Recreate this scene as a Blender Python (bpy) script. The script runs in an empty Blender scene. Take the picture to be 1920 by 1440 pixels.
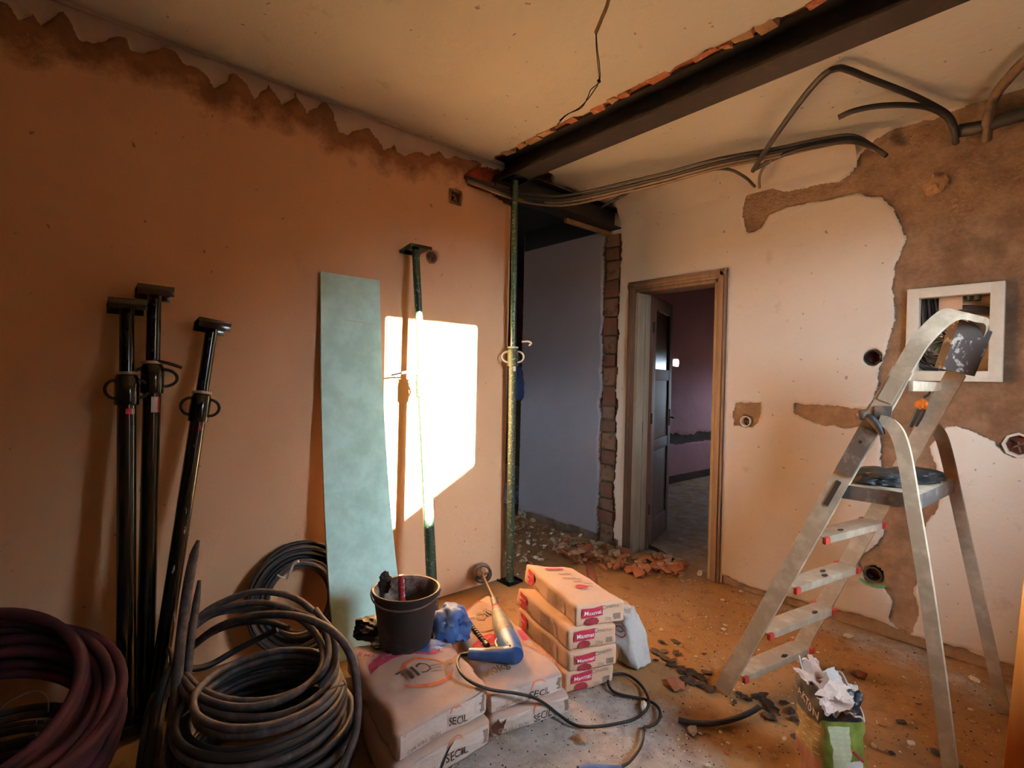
import bpy, bmesh, math, random
import numpy as np
from mathutils import Vector, Matrix, noise as mnoise

SC = bpy.context.scene
COL = SC.collection
random.seed(7)
RNG = np.random.default_rng(7)

# ------------------------------------------------------------------ camera
FPX, CAM_H = 967.3, 1.30
_al, _p, _ro = math.atan2(1116, FPX), math.radians(.63), math.radians(1.32)
_Fh = np.array([-math.sin(_al), math.cos(_al), 0]); _Rh = np.array([math.cos(_al), math.sin(_al), 0]); _Z = np.array([0, 0, 1.])
_F = _Fh*math.cos(_p) - _Z*math.sin(_p); _U = _Fh*math.sin(_p) + _Z*math.cos(_p)
_R = _Rh*math.cos(_ro) + _U*math.sin(_ro); _Up = _U*math.cos(_ro) - _Rh*math.sin(_ro)
CAM = np.array([0, 0, CAM_H])
cd = bpy.data.cameras.new('camera'); cam = bpy.data.objects.new('camera', cd); COL.objects.link(cam)
cd.sensor_width = 36; cd.lens = 36*FPX/1920; cd.clip_start = .02
cam.matrix_world = Matrix([[_R[0], _Up[0], -_F[0], 0], [_R[1], _Up[1], -_F[1], 0], [_R[2], _Up[2], -_F[2], CAM_H], [0, 0, 0, 1]])
SC.camera = cam
# ------------------------------------------------------------------ exposure, sky, sun
SC.view_settings.view_transform = 'Standard'; SC.view_settings.look = 'None'
SC.view_settings.gamma = 1; SC.view_settings.use_curve_mapping = False
SC.view_settings.exposure = 0.13
SUN_DIR = Vector((-1, -.09, -.20)).normalized()
SUN_E, SKY_E = 515.0, 50.0
w = bpy.data.worlds.new('sky'); SC.world = w; w.use_nodes = True
nt = w.node_tree; nt.nodes.clear()
_o = nt.nodes.new('ShaderNodeOutputWorld'); _b = nt.nodes.new('ShaderNodeBackground')
_g = nt.nodes.new('ShaderNodeTexCoord'); _s = nt.nodes.new('ShaderNodeSeparateXYZ'); _r = nt.nodes.new('ShaderNodeValToRGB')
nt.links.new(_g.outputs['Generated'], _s.inputs[0]); nt.links.new(_s.outputs['Z'], _r.inputs[0])
_r.color_ramp.elements[0].position = 0.0; _r.color_ramp.elements[0].color = (.05, .042, .036, 1)
_r.color_ramp.elements[1].position = .03; _r.color_ramp.elements[1].color = (.62, .80, 1, 1)
nt.links.new(_r.outputs[0], _b.inputs[0]); _b.inputs[1].default_value = SKY_E; nt.links.new(_b.outputs[0], _o.inputs[0])
sl = bpy.data.lights.new('sun', 'SUN'); sl.energy = SUN_E; sl.angle = math.radians(.6); sl.color = (1, .90, .70)
so = bpy.data.objects.new('sun', sl); COL.objects.link(so); so.rotation_euler = SUN_DIR.to_track_quat('-Z', 'Y').to_euler()

# ------------------------------------------------------------------ places: a pixel seen from the camera -> a point on a known plane
def ray(x, y): return _F + _R*(x-960)/FPX - _Up*(y-720)/FPX
def pz(x, y, z=0.): d = ray(x, y); return CAM + d*(z-CAM_H)/d[2]
def px(x, y, X): d = ray(x, y); return CAM + d*X/d[0]
def py(x, y, Y): d = ray(x, y); return CAM + d*Y/d[1]
def pd(x, y, D): return CAM + ray(x, y)*D
LX, RY, YE, CZ = -2.56, 3.24, 2.19, 2.66      # left wall, right wall, end of left wall, ceiling
WX, BY = .45, -1.7                            # window wall, wall behind

# ------------------------------------------------------------------ materials
def lin(h):
    c = [int(h[i:i+2], 16)/255 for i in (0, 2, 4)]
    return tuple(x/12.92 if x <= .04045 else ((x+.055)/1.055)**2.4 for x in c) + (1,)
class G:
    def __init__(s, name, rough=.85, metal=0.):
        s.m = bpy.data.materials.new(name); s.m.use_nodes = True; s.t = s.m.node_tree
        s.b = s.t.nodes['Principled BSDF']; s.b.inputs['Roughness'].default_value = rough; s.b.inputs['Metallic'].default_value = metal
        s.co = s.t.nodes.new('ShaderNodeTexCoord').outputs['Object']
    def n(s, k): return s.t.nodes.new(k)
    def l(s, a, b): s.t.links.new(a, b)
    def noise(s, scale, detail=4, rough=.6, stretch=None):
        k = s.n('ShaderNodeTexNoise'); k.inputs['Scale'].default_value = scale; k.inputs['Detail'].default_value = detail; k.inputs['Roughness'].default_value = rough
        if stretch:
            mp = s.n('ShaderNodeMapping'); mp.inputs['Scale'].default_value = stretch; s.l(s.co, mp.inputs[0]); s.l(mp.outputs[0], k.inputs[0])
        else: s.l(s.co, k.inputs[0])
        return k.outputs['Fac']
    def attr(s, name, what='Fac'):
        k = s.n('ShaderNodeAttribute'); k.attribute_name = name; return k.outputs[what]
    def ramp(s, f, stops):
        k = s.n('ShaderNodeValToRGB'); e = k.color_ramp.elements
        while len(e) < len(stops): e.new(.5)
        for i, (p, c) in enumerate(stops): e[i].position = p; e[i].color = c if len(c) == 4 else c+(1,)
        s.l(f, k.inputs[0]); return k.outputs[0]
    def step(s, f, a, b):
        k = s.n('ShaderNodeMapRange'); k.inputs[1].default_value = a; k.inputs[2].default_value = b; s.l(f, k.inputs[0]); return k.outputs[0]
    def math(s, op, a, b):
        k = s.n('ShaderNodeMath'); k.operation = op
        for i, v in enumerate((a, b)):
            if isinstance(v, (int, float)): k.inputs[i].default_value = v
            else: s.l(v, k.inputs[i])
        return k.outputs[0]
    def mix(s, f, a, b):
        k = s.n('ShaderNodeMix'); k.data_type = 'RGBA'
        if isinstance(f, (int, float)): k.inputs[0].default_value = f
        else: s.l(f, k.inputs[0])
        for i, v in ((6, a), (7, b)):
            if isinstance(v, tuple): k.inputs[i].default_value = v if len(v) == 4 else v+(1,)
            else: s.l(v, k.inputs[i])
        return k.outputs[2]
    def col(s, c):
        if isinstance(c, tuple): s.b.inputs['Base Color'].default_value = c if len(c) == 4 else c+(1,)
        else: s.l(c, s.b.inputs['Base Color'])
        return s
    def bump(s, f, strength=.3, dist=.01):
        k = s.n('ShaderNodeBump'); k.inputs['Strength'].default_value = strength; k.inputs['Distance'].default_value = dist
        s.l(f, k.inputs['Height']); s.l(k.outputs[0], s.b.inputs['Normal']); return s
def simple(name, c, rough=.7, metal=0., var=.25, scale=18, bump=0.):
    g = G(name, rough, metal); c = lin(c) if isinstance(c, str) else c
    n = g.noise(scale)
    d = tuple(x*(1-var) for x in c[:3]); e = tuple(min(1, x*(1+var)) for x in c[:3])
    g.col(g.ramp(n, [(.3, d), (.7, e)]))
    if bump: g.bump(g.noise(scale*2.5), bump, .01)
    return g.m
def spotted(name, base, spot, lo, hi, scale, rough=.5, metal=0., stretch=None, bump=0.):
    g = G(name, rough, metal); n = g.noise(scale, 5, .65, stretch)
    n2 = g.noise(scale*.35, 3)
    b = g.mix(n2, tuple(x*.75 for x in lin(base)[:3]), lin(base))
    g.col(g.mix(g.step(n, lo, hi), b, lin(spot)))
    if bump: g.bump(n, bump, .006)
    return g.m

M = {}
# old cream paint over mortar, with the attribute m (distance inside the bare patch)
def wall_mat(name, paint, paint2, mortar, mortar2, jitter=.012, grime='7a6248', passage_shade=None):
    g = G(name, .92)
    m = g.math('ADD', g.attr('m'), g.math('MULTIPLY', g.math('SUBTRACT', g.noise(45, 5, .7), .5), jitter*2))
    f = g.step(m, -.0015, .0015)
    p = g.mix(g.step(g.noise(1.3, 3), .35, .7), lin(paint), lin(paint2))
    p = g.mix(g.math('MULTIPLY', g.step(g.noise(5, 6, .7), .62, .78), .35), p, lin(grime))
    p = g.mix(g.math('MULTIPLY', g.step(g.noise(26, 2, .5), .725, .75), .6), p, lin(grime))
    if passage_shade: p = g.mix(g.step(g.attr('p'), .2, .8), p, g.mix(g.noise(3, 4), lin(passage_shade), tuple(x*.8 for x in lin(passage_shade)[:3])))  # dimness of the passage wall put into its colour
    if passage_shade: p = g.mix(g.step(g.attr('p'), 1.3, 1.7), p, lin('1b262e'))  # near-black stands in for shade at the top of the passage wall
    r = g.mix(g.step(g.noise(7, 6, .7), .35, .68), lin(mortar), lin(mortar2))
    r = g.mix(g.math('MULTIPLY', g.step(g.noise(3.2, 5, .7), .50, .68), .65), r, tuple(x*.5 for x in lin(mortar)[:3]))
    g.col(g.mix(f, p, r))
    h = g.math('ADD', g.math('MULTIPLY', g.noise(60, 5, .7), g.math('ADD', .12, g.math('MULTIPLY', f, .7))), g.math('MULTIPLY', g.noise(6, 4), .5))
    g.bump(h, .85, .016); return g.m
M['wall_right'] = wall_mat('cream wall over mortar', 'e8d4bc', 'dfcab2', '6b5340', '957a5e', passage_shade='a1979a')
M['ceiling'] = wall_mat('cream ceiling', 'f2e9d2', 'ecdfc4', '8a4228', '9a6a48', .02)
M['plain'] = wall_mat('old cream plaster', 'dccbb4', 'd2bfa6', '8a6848', 'a5845f')
def wall_left_mat():
    g = G('ochre render wall', .92)
    m = g.math('ADD', g.attr('m'), g.math('MULTIPLY', g.math('SUBTRACT', g.noise(40, 5, .7), .5), .016))
    f = g.step(m, -.0015, .0015)
    fade = g.step(g.math('ADD', m, g.math('MULTIPLY', g.math('SUBTRACT', g.noise(8, 6, .7), .5), .26)), .055, .15)
    wall = g.mix(g.step(g.noise(1.1, 4), .3, .7), lin('dba67a'), lin('e1b388'))
    wall = g.mix(g.math('MULTIPLY', g.step(g.noise(4, 6, .7), .6, .8), .3), wall, lin('a88058'))
    wall = g.mix(g.math('MULTIPLY', g.step(g.noise(24, 2, .5), .73, .75), .6), wall, lin('7a5a40'))
    mort = g.mix(g.step(g.noise(9, 5, .7), .35, .65), lin('6e4a30'), lin('8d6544'))
    low = g.mix(fade, mort, wall)
    band = g.mix(g.step(g.noise(6, 4), .4, .7), lin('d3c0ac'), lin('c2aa95'))
    c = g.mix(f, band, low)
    hole = g.step(g.attr('h'), -.002, .002)
    c = g.mix(hole, c, g.mix(g.step(g.noise(14, 4), .4, .6), lin('8c3a24'), lin('5a2a1c')))
    g.col(c)
    g.bump(g.math('ADD', g.math('MULTIPLY', g.noise(70, 5, .7), .25), g.math('MULTIPLY', g.noise(7, 4), .5)), .45, .012); return g.m
M['wall_left'] = wall_left_mat()
def floor_mat():
    g = G('dusty concrete floor', .93)
    b = g.mix(g.step(g.noise(2.0, 5, .6), .35, .68), lin('8e673e'), lin('ab8250'))
    b = g.mix(g.step(g.noise(9, 5, .7), .55, .7), b, lin('75543a'))
    gr = g.mix(g.step(g.noise(14, 6, .7), .35, .65), lin('9a9089'), lin('c0b6ac'))
    m = g.math('ADD', g.attr('m'), g.math('MULTIPLY', g.math('SUBTRACT', g.noise(6, 5, .7), .5), .45))
    b = g.mix(g.step(m, -.06, .10), b, gr)
    b = g.mix(g.math('MULTIPLY', g.step(g.noise(55, 3, .6), .66, .72), .8), b, lin('5e4632'))
    b = g.mix(g.math('MULTIPLY', g.step(g.noise(38, 2, .5), .75, .78), .6), b, lin('d9cab4'))
    g.col(b); g.bump(g.math('ADD', g.noise(80, 5, .7), g.math('MULTIPLY', g.noise(12, 4), .8)), .6, .012); return g.m
M['floor'] = floor_mat()
M['brick'] = spotted('broken clay brick', '7d5039', '6e5a48', .5, .62, 22, .9, bump=.5)
M['brick2'] = spotted('mortar covered brick', '8c6a50', '5d3c28', .5, .65, 16, .9, bump=.6)
M['rubble_red'] = spotted('red brick rubble', 'a0603e', 'c09a7c', .55, .7, 30, .95, bump=.4)
M['rubble_tan'] = spotted('mortar rubble', 'a8845e', '8a6040', .5, .7, 30, .95, bump=.4)
M['rubble_pale'] = spotted('pale mortar rubble', 'c4a283', '9c7a5c', .5, .7, 30, .95, bump=.4)
M['rubble_white'] = spotted('white plaster rubble', 'e2d4bd', 'b89d7c', .55, .75, 30, .95, bump=.3)
M['rubble_dark'] = spotted('dark bitumen flake', '1c100a', '2a1a12', .5, .7, 30, .8, bump=.3)
M['steel'] = spotted('dark painted steel', '171210', '3a2a22', .55, .75, 14, .5, .3, bump=.15)
M['prop'] = spotted('dark green prop paint', '070d09', '0e1710', .5, .7, 20, .13, .0, (1, 1, .25))
M['prop_worn'] = spotted('scraped dark green prop paint', '080e0a', 'a39a8c', .62, .64, 22, .15, .0, (1, 1, .16))
M['prop_green'] = spotted('green prop paint with mortar specks', '264231', 'a8a08a', .58, .66, 60, .35)
M['prop_dusty'] = spotted('green prop paint thick with mortar dust', '24392a', '97907c', .57, .66, 70, .6)
M['iron'] = spotted('dark iron', '1a1512', '4a3a2e', .58, .75, 30, .65, .1)
M['zinc'] = simple('dull zinc', 'b3a79a', .5, .5, .15)
M['pale_paint'] = simple('cream sprayed metal', 'd8cfbe', .6, 0, .15)
M['board'] = spotted('green plasterboard face', 'c2eadb', 'cdf2e5', .4, .6, 6, .75)
M['gypsum'] = simple('gypsum edge', 'd6d0c4', .9)
M['cable'] = spotted('grey dusty cable sheath', '35302f', '5e544e', .45, .75, 25, .72)
M['cable_dark'] = spotted('black cable sheath', '131213', '2c2826', .5, .8, 25, .65)
M['conduit'] = spotted('black corrugated conduit', '0b0908', '17110d', .5, .8, 25, .7)
M['conduit_brown'] = spotted('olive conduit', '3a2c1c', '54422c', .45, .7, 25, .75)
M['cable_grey'] = simple('greyish brown cable', '6b5a4a', .6)
M['red_conduit'] = spotted('dark red conduit', '3c0819', '1e050c', .45, .7, 20, .85)
M['white_strip'] = simple('white paper strip', 'cfc8c2', .8)
M['kraft'] = spotted('kraft paper', 'cfa88c', 'b0948a', .42, .72, 6, .88, bump=1.)
M['kraft_pale'] = spotted('dusty pale kraft paper', 'd9bfae', 'c8a995', .45, .7, 11, .85, bump=.9)
M['kraft2'] = spotted('pinkish kraft paper', 'e0b795', 'd4a482', .45, .7, 9, .85, bump=.8)
M['white_paper'] = spotted('white sack paper', 'c6bfb6', 'aaa094', .5, .75, 9, .85, bump=.8)
M['ink'] = simple('dark brown ink', '3d2a20', .8)
M['ink_grey'] = simple('grey ink', '8d7563', .8)
M['ink_red'] = simple('red ink', 'c22f45', .8)
M['ink_darkred'] = simple('dark red ink', 'a03038', .8)
M['ink_orange'] = simple('orange ink', 'e0703c', .8)
M['ink_magenta'] = simple('magenta ink', 'b83a55', .8)
M['ink_white'] = simple('white print', 'efe3da', .8, 0, .05)
M['bucket'] = spotted('black rubber bucket', '26221f', '4c443c', .55, .75, 12, .65, bump=.1)
M['bucket_in'] = spotted('mortar smeared bucket inside', '3a322c', '94877a', .48, .62, 9, .85, bump=.3)
M['wire'] = simple('galvanised wire', '7a7470', .35, .8)
M['blue_plastic'] = spotted('crumpled blue plastic', '2c4a80', '456aa2', .4, .7, 9, .6)
M['black_cloth'] = spotted('black rubber coated cloth', '131311', '2b2a26', .5, .75, 18, .6, bump=.3)
M['red_handle'] = spotted('worn red handle', 'a31f2b', 'd7c9c0', .57, .62, 35, .5)
M['drill_grey'] = spotted('dusty grey tool body', '5c554b', '8a8070', .45, .7, 22, .6)
M['drill_blue'] = spotted('blue tool housing', '234a80', '3b5f92', .5, .75, 25, .45)
M['rubber'] = simple('black rubber', '151515', .6)
M['alu'] = spotted('dusty aluminium', 'b3a187', 'cdbb9f', .45, .75, 14, .5, .2, bump=.08)
M['alu_dark'] = spotted('dark smeared aluminium', '57524d', '8d857a', .5, .7, 16, .5, .3)
M['tray'] = spotted('dark dusty tool tray', '3a3028', '8f867b', .57, .62, 16, .8)
M['red_cap'] = simple('red plastic end cap', 'b83c2c', .6)
M['orange'] = simple('orange plastic', 'e2761c', .5)
M['frame_wood'] = spotted('old brown painted wood', '4f3c2e', '6a5543', .45, .7, 10, .7, stretch=(1, 1, .15))
M['frame_pale'] = spotted('worn grey painted wood', 'a6967f', '8a7860', .45, .7, 12, .7, stretch=(1, 1, .15))
M['door'] = spotted('brown varnished door', '6e4b3b', '5a3a2d', .4, .7, 8, .55, stretch=(1, 1, .15))
M['door_glass'] = simple('frosted dark door pane', '3a2622', .25)
M['next_wall'] = wall_mat('dark rose wall', 'b58088', 'a8747c', '4e3228', '3a261e')
M['blue_wall'] = M['plain']
M['dark_wall'] = simple('bare dark mortar', '5b4433', .95, 0, .2, 5, .3)
M['pvc'] = simple('cream plastic', 'e3d7bf', .5, 0, .08)
M['black'] = simple('black void', '080605', .9)
M['hole_brown'] = simple('brown hollow brick', '5d2d20', .95, 0, .3, 30, .4)
M['card'] = simple('cream card', 'd8bd9a', .8)
M['green_wire'] = simple('green earth wire', '3f6a3a', .5)
M['wood_orange'] = spotted('orange varnished wood', 'ea8430', 'f29c4a', .4, .7, 5, .5, stretch=(1, 1, .1))
M['wood_plain'] = spotted('rough timber', '8d6a48', '6e4d34', .45, .7, 14, .8)
M['garment'] = simple('navy garment', '1e2a4a', .8, 0, .3, 12, .2)
M['pale_bag'] = spotted('pale blue plastic sack', 'b9c2d2', '98a3b8', .45, .7, 9, .5)

# ------------------------------------------------------------------ geometry helpers
ORG = {}
def tagged(o, label=None, cat=None, group=None, kind=None):
    if label: o['label'] = label
    if cat: o['category'] = cat
    if group: o['group'] = group
    if kind: o['kind'] = kind
    return o
def thing(name, loc, label, cat, group=None):
    o = bpy.data.objects.new(name, None); COL.objects.link(o); loc = Vector([float(x) for x in loc]); o.location = loc; ORG[o.name] = loc
    o.empty_display_size = .1
    return tagged(o, label, cat, group)
def org(o): return ORG.get(o.name, Vector((0, 0, 0)))
class MB:
    """collects world-space geometry for one mesh"""
    def __init__(s): s.v = []; s.f = []
    def add(s, V, F):
        k = len(s.v); s.v += [tuple(float(x) for x in p) for p in V]; s.f += [tuple(i+k for i in f) for f in F]; return s
    def build(s, name, mat, parent=None, smooth=True, origin=None, bevel=0.):
        me = bpy.data.meshes.new(name)
        base = org(parent) if parent is not None else Vector((0, 0, 0))
        at = Vector([float(x) for x in origin]) if origin is not None else base
        me.from_pydata([tuple(Vector(p)-at) for p in s.v], [], s.f); me.update()
        if bevel:
            bm = bmesh.new(); bm.from_mesh(me); bmesh.ops.remove_doubles(bm, verts=bm.verts, dist=1e-6)
            bmesh.ops.bevel(bm, geom=list(bm.edges), offset=bevel, segments=2, affect='EDGES', profile=.6); bm.to_mesh(me); bm.free()
        for q in (mat if isinstance(mat, list) else [mat]): me.materials.append(M[q] if isinstance(q, str) else q)
        o = bpy.data.objects.new(name, me); COL.objects.link(o); ORG[o.name] = at
        if parent is not None: o.parent = parent
        o.location = at - base
        if smooth:
            me.polygons.foreach_set('use_smooth', [True]*len(me.polygons))
            try: me.set_sharp_from_angle(angle=math.radians(42))
            except Exception: pass
        return o
    # shapes
    def box(s, c, size, ax=None):
        c = np.array(c, float); A = np.eye(3) if ax is None else np.array(ax, float)
        V = [c + sum(A[i]*size[i]/2*sg[i] for i in range(3)) for sg in [(-1,-1,-1),(1,-1,-1),(1,1,-1),(-1,1,-1),(-1,-1,1),(1,-1,1),(1,1,1),(-1,1,1)]]
        return s.add(V, [(3,2,1,0),(4,5,6,7),(0,1,5,4),(1,2,6,5),(2,3,7,6),(3,0,4,7)])
    def hexa(s, V): return s.add(V, [(3,2,1,0),(4,5,6,7),(0,1,5,4),(1,2,6,5),(2,3,7,6),(3,0,4,7)])
    def tube(s, pts, r, seg=10, spline=4, closed=False, wob=0., flat=None, up=None):
        P = [np.array(p, float) for p in pts]
        if spline and len(P) > 2: P = catmull(P, spline, closed)
        n = len(P); R = r if hasattr(r, '__len__') else [r]*n
        if len(R) != n: R = list(np.interp(np.linspace(0, 1, n), np.linspace(0, 1, len(R)), R))
        rings = []; prev = None
        for i in range(n):
            a = P[(i-1) % n] if closed else P[max(i-1, 0)]; b = P[(i+1) % n] if closed else P[min(i+1, n-1)]
            t = b-a; t = t/(np.linalg.norm(t)+1e-12)
            if up is not None: u = np.array(up, float)
            elif prev is None: u = np.array([0, 0, 1.]) if abs(t[2]) < .9 else np.array([1., 0, 0])
            else: u = prev
            u = u - t*(u@t); u /= np.linalg.norm(u)+1e-12; prev = u; v = np.cross(t, u)
            if flat:    # rectangular section: flat = (half along u, half along v)
                hu, hv = flat; ring = [P[i]+u*hu*a1+v*hv*b1 for a1, b1 in ((1,1),(1,-1),(-1,-1),(-1,1))]
            else: ring = [P[i] + (u*math.cos(2*math.pi*k/seg)+v*math.sin(2*math.pi*k/seg))*R[i] for k in range(seg)]
            rings.append(ring)
        sg = len(rings[0]); V = [p for q in rings for p in q]; F = []
        for i in range(n if closed else n-1):
            j = (i+1) % n
            for k in range(sg): F.append((i*sg+k, j*sg+k, j*sg+(k+1) % sg, i*sg+(k+1) % sg))
        F = [f[::-1] for f in F]
        if not closed: F += [tuple(range(sg)), tuple((n-1)*sg+k for k in reversed(range(sg)))]
        return s.add(V, F)
    def lathe(s, base, axis, prof, seg=24, caps=True):
        """prof: (radius, height) pairs along axis"""
        a = np.array(axis, float); a /= np.linalg.norm(a); u = np.cross(a, [0, 1., 0]) if abs(a[1]) < .9 else np.cross(a, [1., 0, 0]); u /= np.linalg.norm(u); v = np.cross(a, u)
        V = [np.array(base)+a*h+(u*math.cos(2*math.pi*k/seg)+v*math.sin(2*math.pi*k/seg))*r for r, h in prof for k in range(seg)]
        F = [(i*seg+k, i*seg+(k+1) % seg, (i+1)*seg+(k+1) % seg, (i+1)*seg+k) for i in range(len(prof)-1) for k in range(seg)]
        if caps and prof[0][0] > 1e-5: F.append(tuple(reversed(range(seg))))
        if caps and prof[-1][0] > 1e-5: F.append(tuple((len(prof)-1)*seg+k for k in range(seg)))
        return s.add(V, F)
def catmull(P, sub, closed=False):
    n = len(P); out = []
    rng = range(n) if closed else range(n-1)
    for i in rng:
        p1, p2 = P[i], P[(i+1) % n]
        p0 = P[(i-1) % n] if closed else (P[i-1] if i > 0 else 2*p1-p2); p3 = P[(i+2) % n] if closed else (P[i+2] if i+2 < n else 2*p2-p1)
        for k in range(sub):
            t = k/sub
            out.append(.5*((2*p1)+(-p0+p2)*t+(2*p0-5*p1+4*p2-p3)*t*t+(-p0+3*p1-3*p2+p3)*t**3))
    if not closed: out.append(P[-1])
    return out
def vnoise(U, V, scale, seed=0):
    r = np.random.default_rng(seed); T = r.random((64, 64))
    x = U*scale+100; y = V*scale+100; i = np.floor(x).astype(int); j = np.floor(y).astype(int); a = x-i; b = y-j
    a = a*a*(3-2*a); b = b*b*(3-2*b); g = lambda p, q: T[p % 64, q % 64]
    return (g(i, j)*(1-a)*(1-b)+g(i+1, j)*a*(1-b)+g(i, j+1)*(1-a)*b+g(i+1, j+1)*a*b)
def fbm(U, V, scale, seed=0, oct=3): return sum(vnoise(U, V, scale*2**k, seed+k)/2**k for k in range(oct))/sum(1/2**k for k in range(oct))
def sdist(U, V, poly):
    """signed distance to polygon, + inside"""
    d = np.full(U.shape, 1e9); ins = np.zeros(U.shape, bool); n = len(poly)
    for i in range(n):
        (x0, y0), (x1, y1) = poly[i], poly[(i+1) % n]; dx, dy = x1-x0, y1-y0
        t = np.clip(((U-x0)*dx+(V-y0)*dy)/(dx*dx+dy*dy+1e-12), 0, 1)
        d = np.minimum(d, (U-x0-t*dx)**2+(V-y0-t*dy)**2)
        c = ((y0 > V) != (y1 > V)) & (U < dx*(V-y0)/(dy if abs(dy) > 1e-12 else 1e-12)+x0); ins ^= c
    d = np.sqrt(d); return np.where(ins, d, -d)
def sheet(name, mat, mapf, u0, u1, v0, v1, step, fields, holes=(), flip=False, smooth=True):
    """grid mesh; fields(U,V) -> (depth, {attr: values}); holes: (ua,ub,va,vb) left open"""
    nu = max(2, int(round((u1-u0)/step))+1); nv = max(2, int(round((v1-v0)/step))+1)
    us = np.linspace(u0, u1, nu); vs = np.linspace(v0, v1, nv)
    for a, b, c, d in holes:                # snap grid lines to the openings
        for arr, q in ((us, a), (us, b), (vs, c), (vs, d)):
            if arr[0] < q < arr[-1]: arr[np.argmin(abs(arr-q))] = q
    U, V = np.meshgrid(us, vs, indexing='ij'); dep, at = fields(U, V)
    P = mapf(U, V, dep).reshape(-1, 3)
    i, j = np.meshgrid(np.arange(nu-1), np.arange(nv-1), indexing='ij'); keep = np.ones(i.shape, bool)
    cu = (us[:-1]+us[1:])/2; cv = (vs[:-1]+vs[1:])/2; CU, CV = np.meshgrid(cu, cv, indexing='ij')
    for a, b, c, d in holes: keep &= ~((CU > a) & (CU < b) & (CV > c) & (CV < d))
    i = i[keep]; j = j[keep]; k = i*nv+j
    F = np.stack([k, k+nv, k+nv+1, k+1], 1)
    if flip: F = F[:, ::-1]
    me = bpy.data.meshes.new(name); me.from_pydata(P.tolist(), [], F.tolist()); me.update()
    for nm, val in at.items():
        a = me.attributes.new(nm, 'FLOAT', 'POINT'); a.data.foreach_set('value', np.ascontiguousarray(val.reshape(-1), dtype=np.float32))
    me.materials.append(M[mat]); o = bpy.data.objects.new(name, me); COL.objects.link(o); ORG[o.name] = Vector((0, 0, 0))
    if smooth: me.polygons.foreach_set('use_smooth', [True]*len(me.polygons))
    return tagged(o, kind='structure')
def slab(name, mat, c, size): return tagged(MB().box(c, size).build(name, mat, smooth=False), kind='structure')

# ------------------------------------------------------------------ the room
def rwp(L): return [(float(q[0]), float(q[2])) for q in (py(x, y, RY) for x, y in L)]
def lwp(L): return [(float(q[1]), float(q[2])) for q in (px(x, y, LX) for x, y in L)]
# doorway in the right wall
DX0, DX1, DZ = -2.335, -1.685, 1.985
# electrical panel recess
EX0, EX1, EZ0, EZ1 = -.645, -.345, 1.365, 1.765
main_bare = rwp([(1396,372),(1412,352),(1440,350),(1470,360),(1520,350),(1570,340),(1598,322),(1612,290),(1640,262),(1680,240),(1760,220),(1920,150),(2400,40),(2400,900),
    (1920,852),(1900,862),(1880,848),(1862,828),(1830,812),(1790,800),(1762,805),(1745,840),(1768,915),(1752,962),(1728,1000),(1722,1080),(1712,1112),(1722,1142),(1712,1185),(1700,1202),(1690,1182),
    (1664,1160),(1672,1130),(1660,1106),(1625,1096),(1611,1062),(1613,1040),(1640,1020),(1655,1000),(1650,960),(1660,930),(1652,860),(1648,800),(1610,800),(1580,802),(1540,796),(1505,786),(1488,774),(1490,757),(1520,758),(1560,761),(1600,766),(1625,765),
    (1636,750),(1641,728),(1646,690),(1661,660),(1671,620),(1680,580),(1672,540),(1678,500),(1691,470),(1698,448),(1681,410),(1670,386),(1650,371),(1610,363),(1570,371),(1520,379),(1476,386),(1441,401),(1426,426),(1401,439),(1391,402)])
patch2 = rwp([(1378,755),(1400,757),(1426,754),(1421,790),(1408,802),(1376,797),(1371,776)])
blob = rwp([(1232,1100),(1236,1100),(1236,1102)])
BR0, BR1 = -2.665, -2.495
def f_right(U, V):
    j = .022*(fbm(U, V, 14, 3)-.5)
    m = np.maximum(sdist(U, V, main_bare), sdist(U, V, patch2))+j
    base = np.where(U > -1.62, .055+.05*(fbm(U, V*0, 5, 9)-.5)-V, -1)+j
    base = np.maximum(base, np.where(U < -2.45, .07-V, -1)+j)
    strip = np.minimum(U-BR0, BR1-U)+.05*(fbm(U*0+1, V, 9, 5)-.5)+.02*(fbm(U, V, 30, 6)-.5); strip = np.where(V < 2.45, strip, -1)
    m = np.maximum(np.maximum(m, base), strip)
    s = np.clip((m+.004)/.008, 0, 1)
    dep = s*.014 + np.clip((strip+.004)/.008, 0, 1)*.03 + s*.010*(fbm(U, V, 22, 8)-.5) + .006*(fbm(U, V, 1.6, 12)-.5)
    for (a_, b_), r_c in zip(rwp([(1398,790),(1637,670),(1910,835),(1638,1077)]), (.028, .033, .044, .033)): dep = np.where((U-a_)**2+(V-b_)**2 < (r_c+.006)**2, .075, dep)
    return dep, {'m': m, 'p': (U < -2.58)*(1.+(V > 2.49))}  # p masks the painted passage shade, higher along the wall top
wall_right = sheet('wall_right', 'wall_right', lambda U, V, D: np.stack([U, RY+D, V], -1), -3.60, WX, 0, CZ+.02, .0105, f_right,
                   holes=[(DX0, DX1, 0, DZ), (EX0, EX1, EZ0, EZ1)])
jag = lwp([(-700,-300),(-300,-120),(-120,-50),(-40,0),(0,5),(25,20),(35,45),(60,30),(75,50),(95,36),(115,20),(126,32),(136,56),(150,75),(172,85),(205,75),(235,72),(246,96),(270,103),(310,90),(325,100),(345,120),(380,138),(395,156),(403,168),(420,156),(437,136),(460,160),(478,186),(490,171),(503,161),(520,185),(528,201),(545,186),(553,174),(568,200),(575,211),(595,200),(612,190),(625,220),(632,246),(650,252),(665,246),(690,240),(710,266),(720,283),(738,270),(745,286),(755,292),(782,283),(800,295),(820,285),(835,298),(850,295),(870,302),(890,300),(905,312),(930,316),(990,330)])
jag_poly = [(BY-.1, jag[0][1])]+jag+[(3., jag[-1][1]), (3., -1), (BY-.1, -1)]
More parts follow.
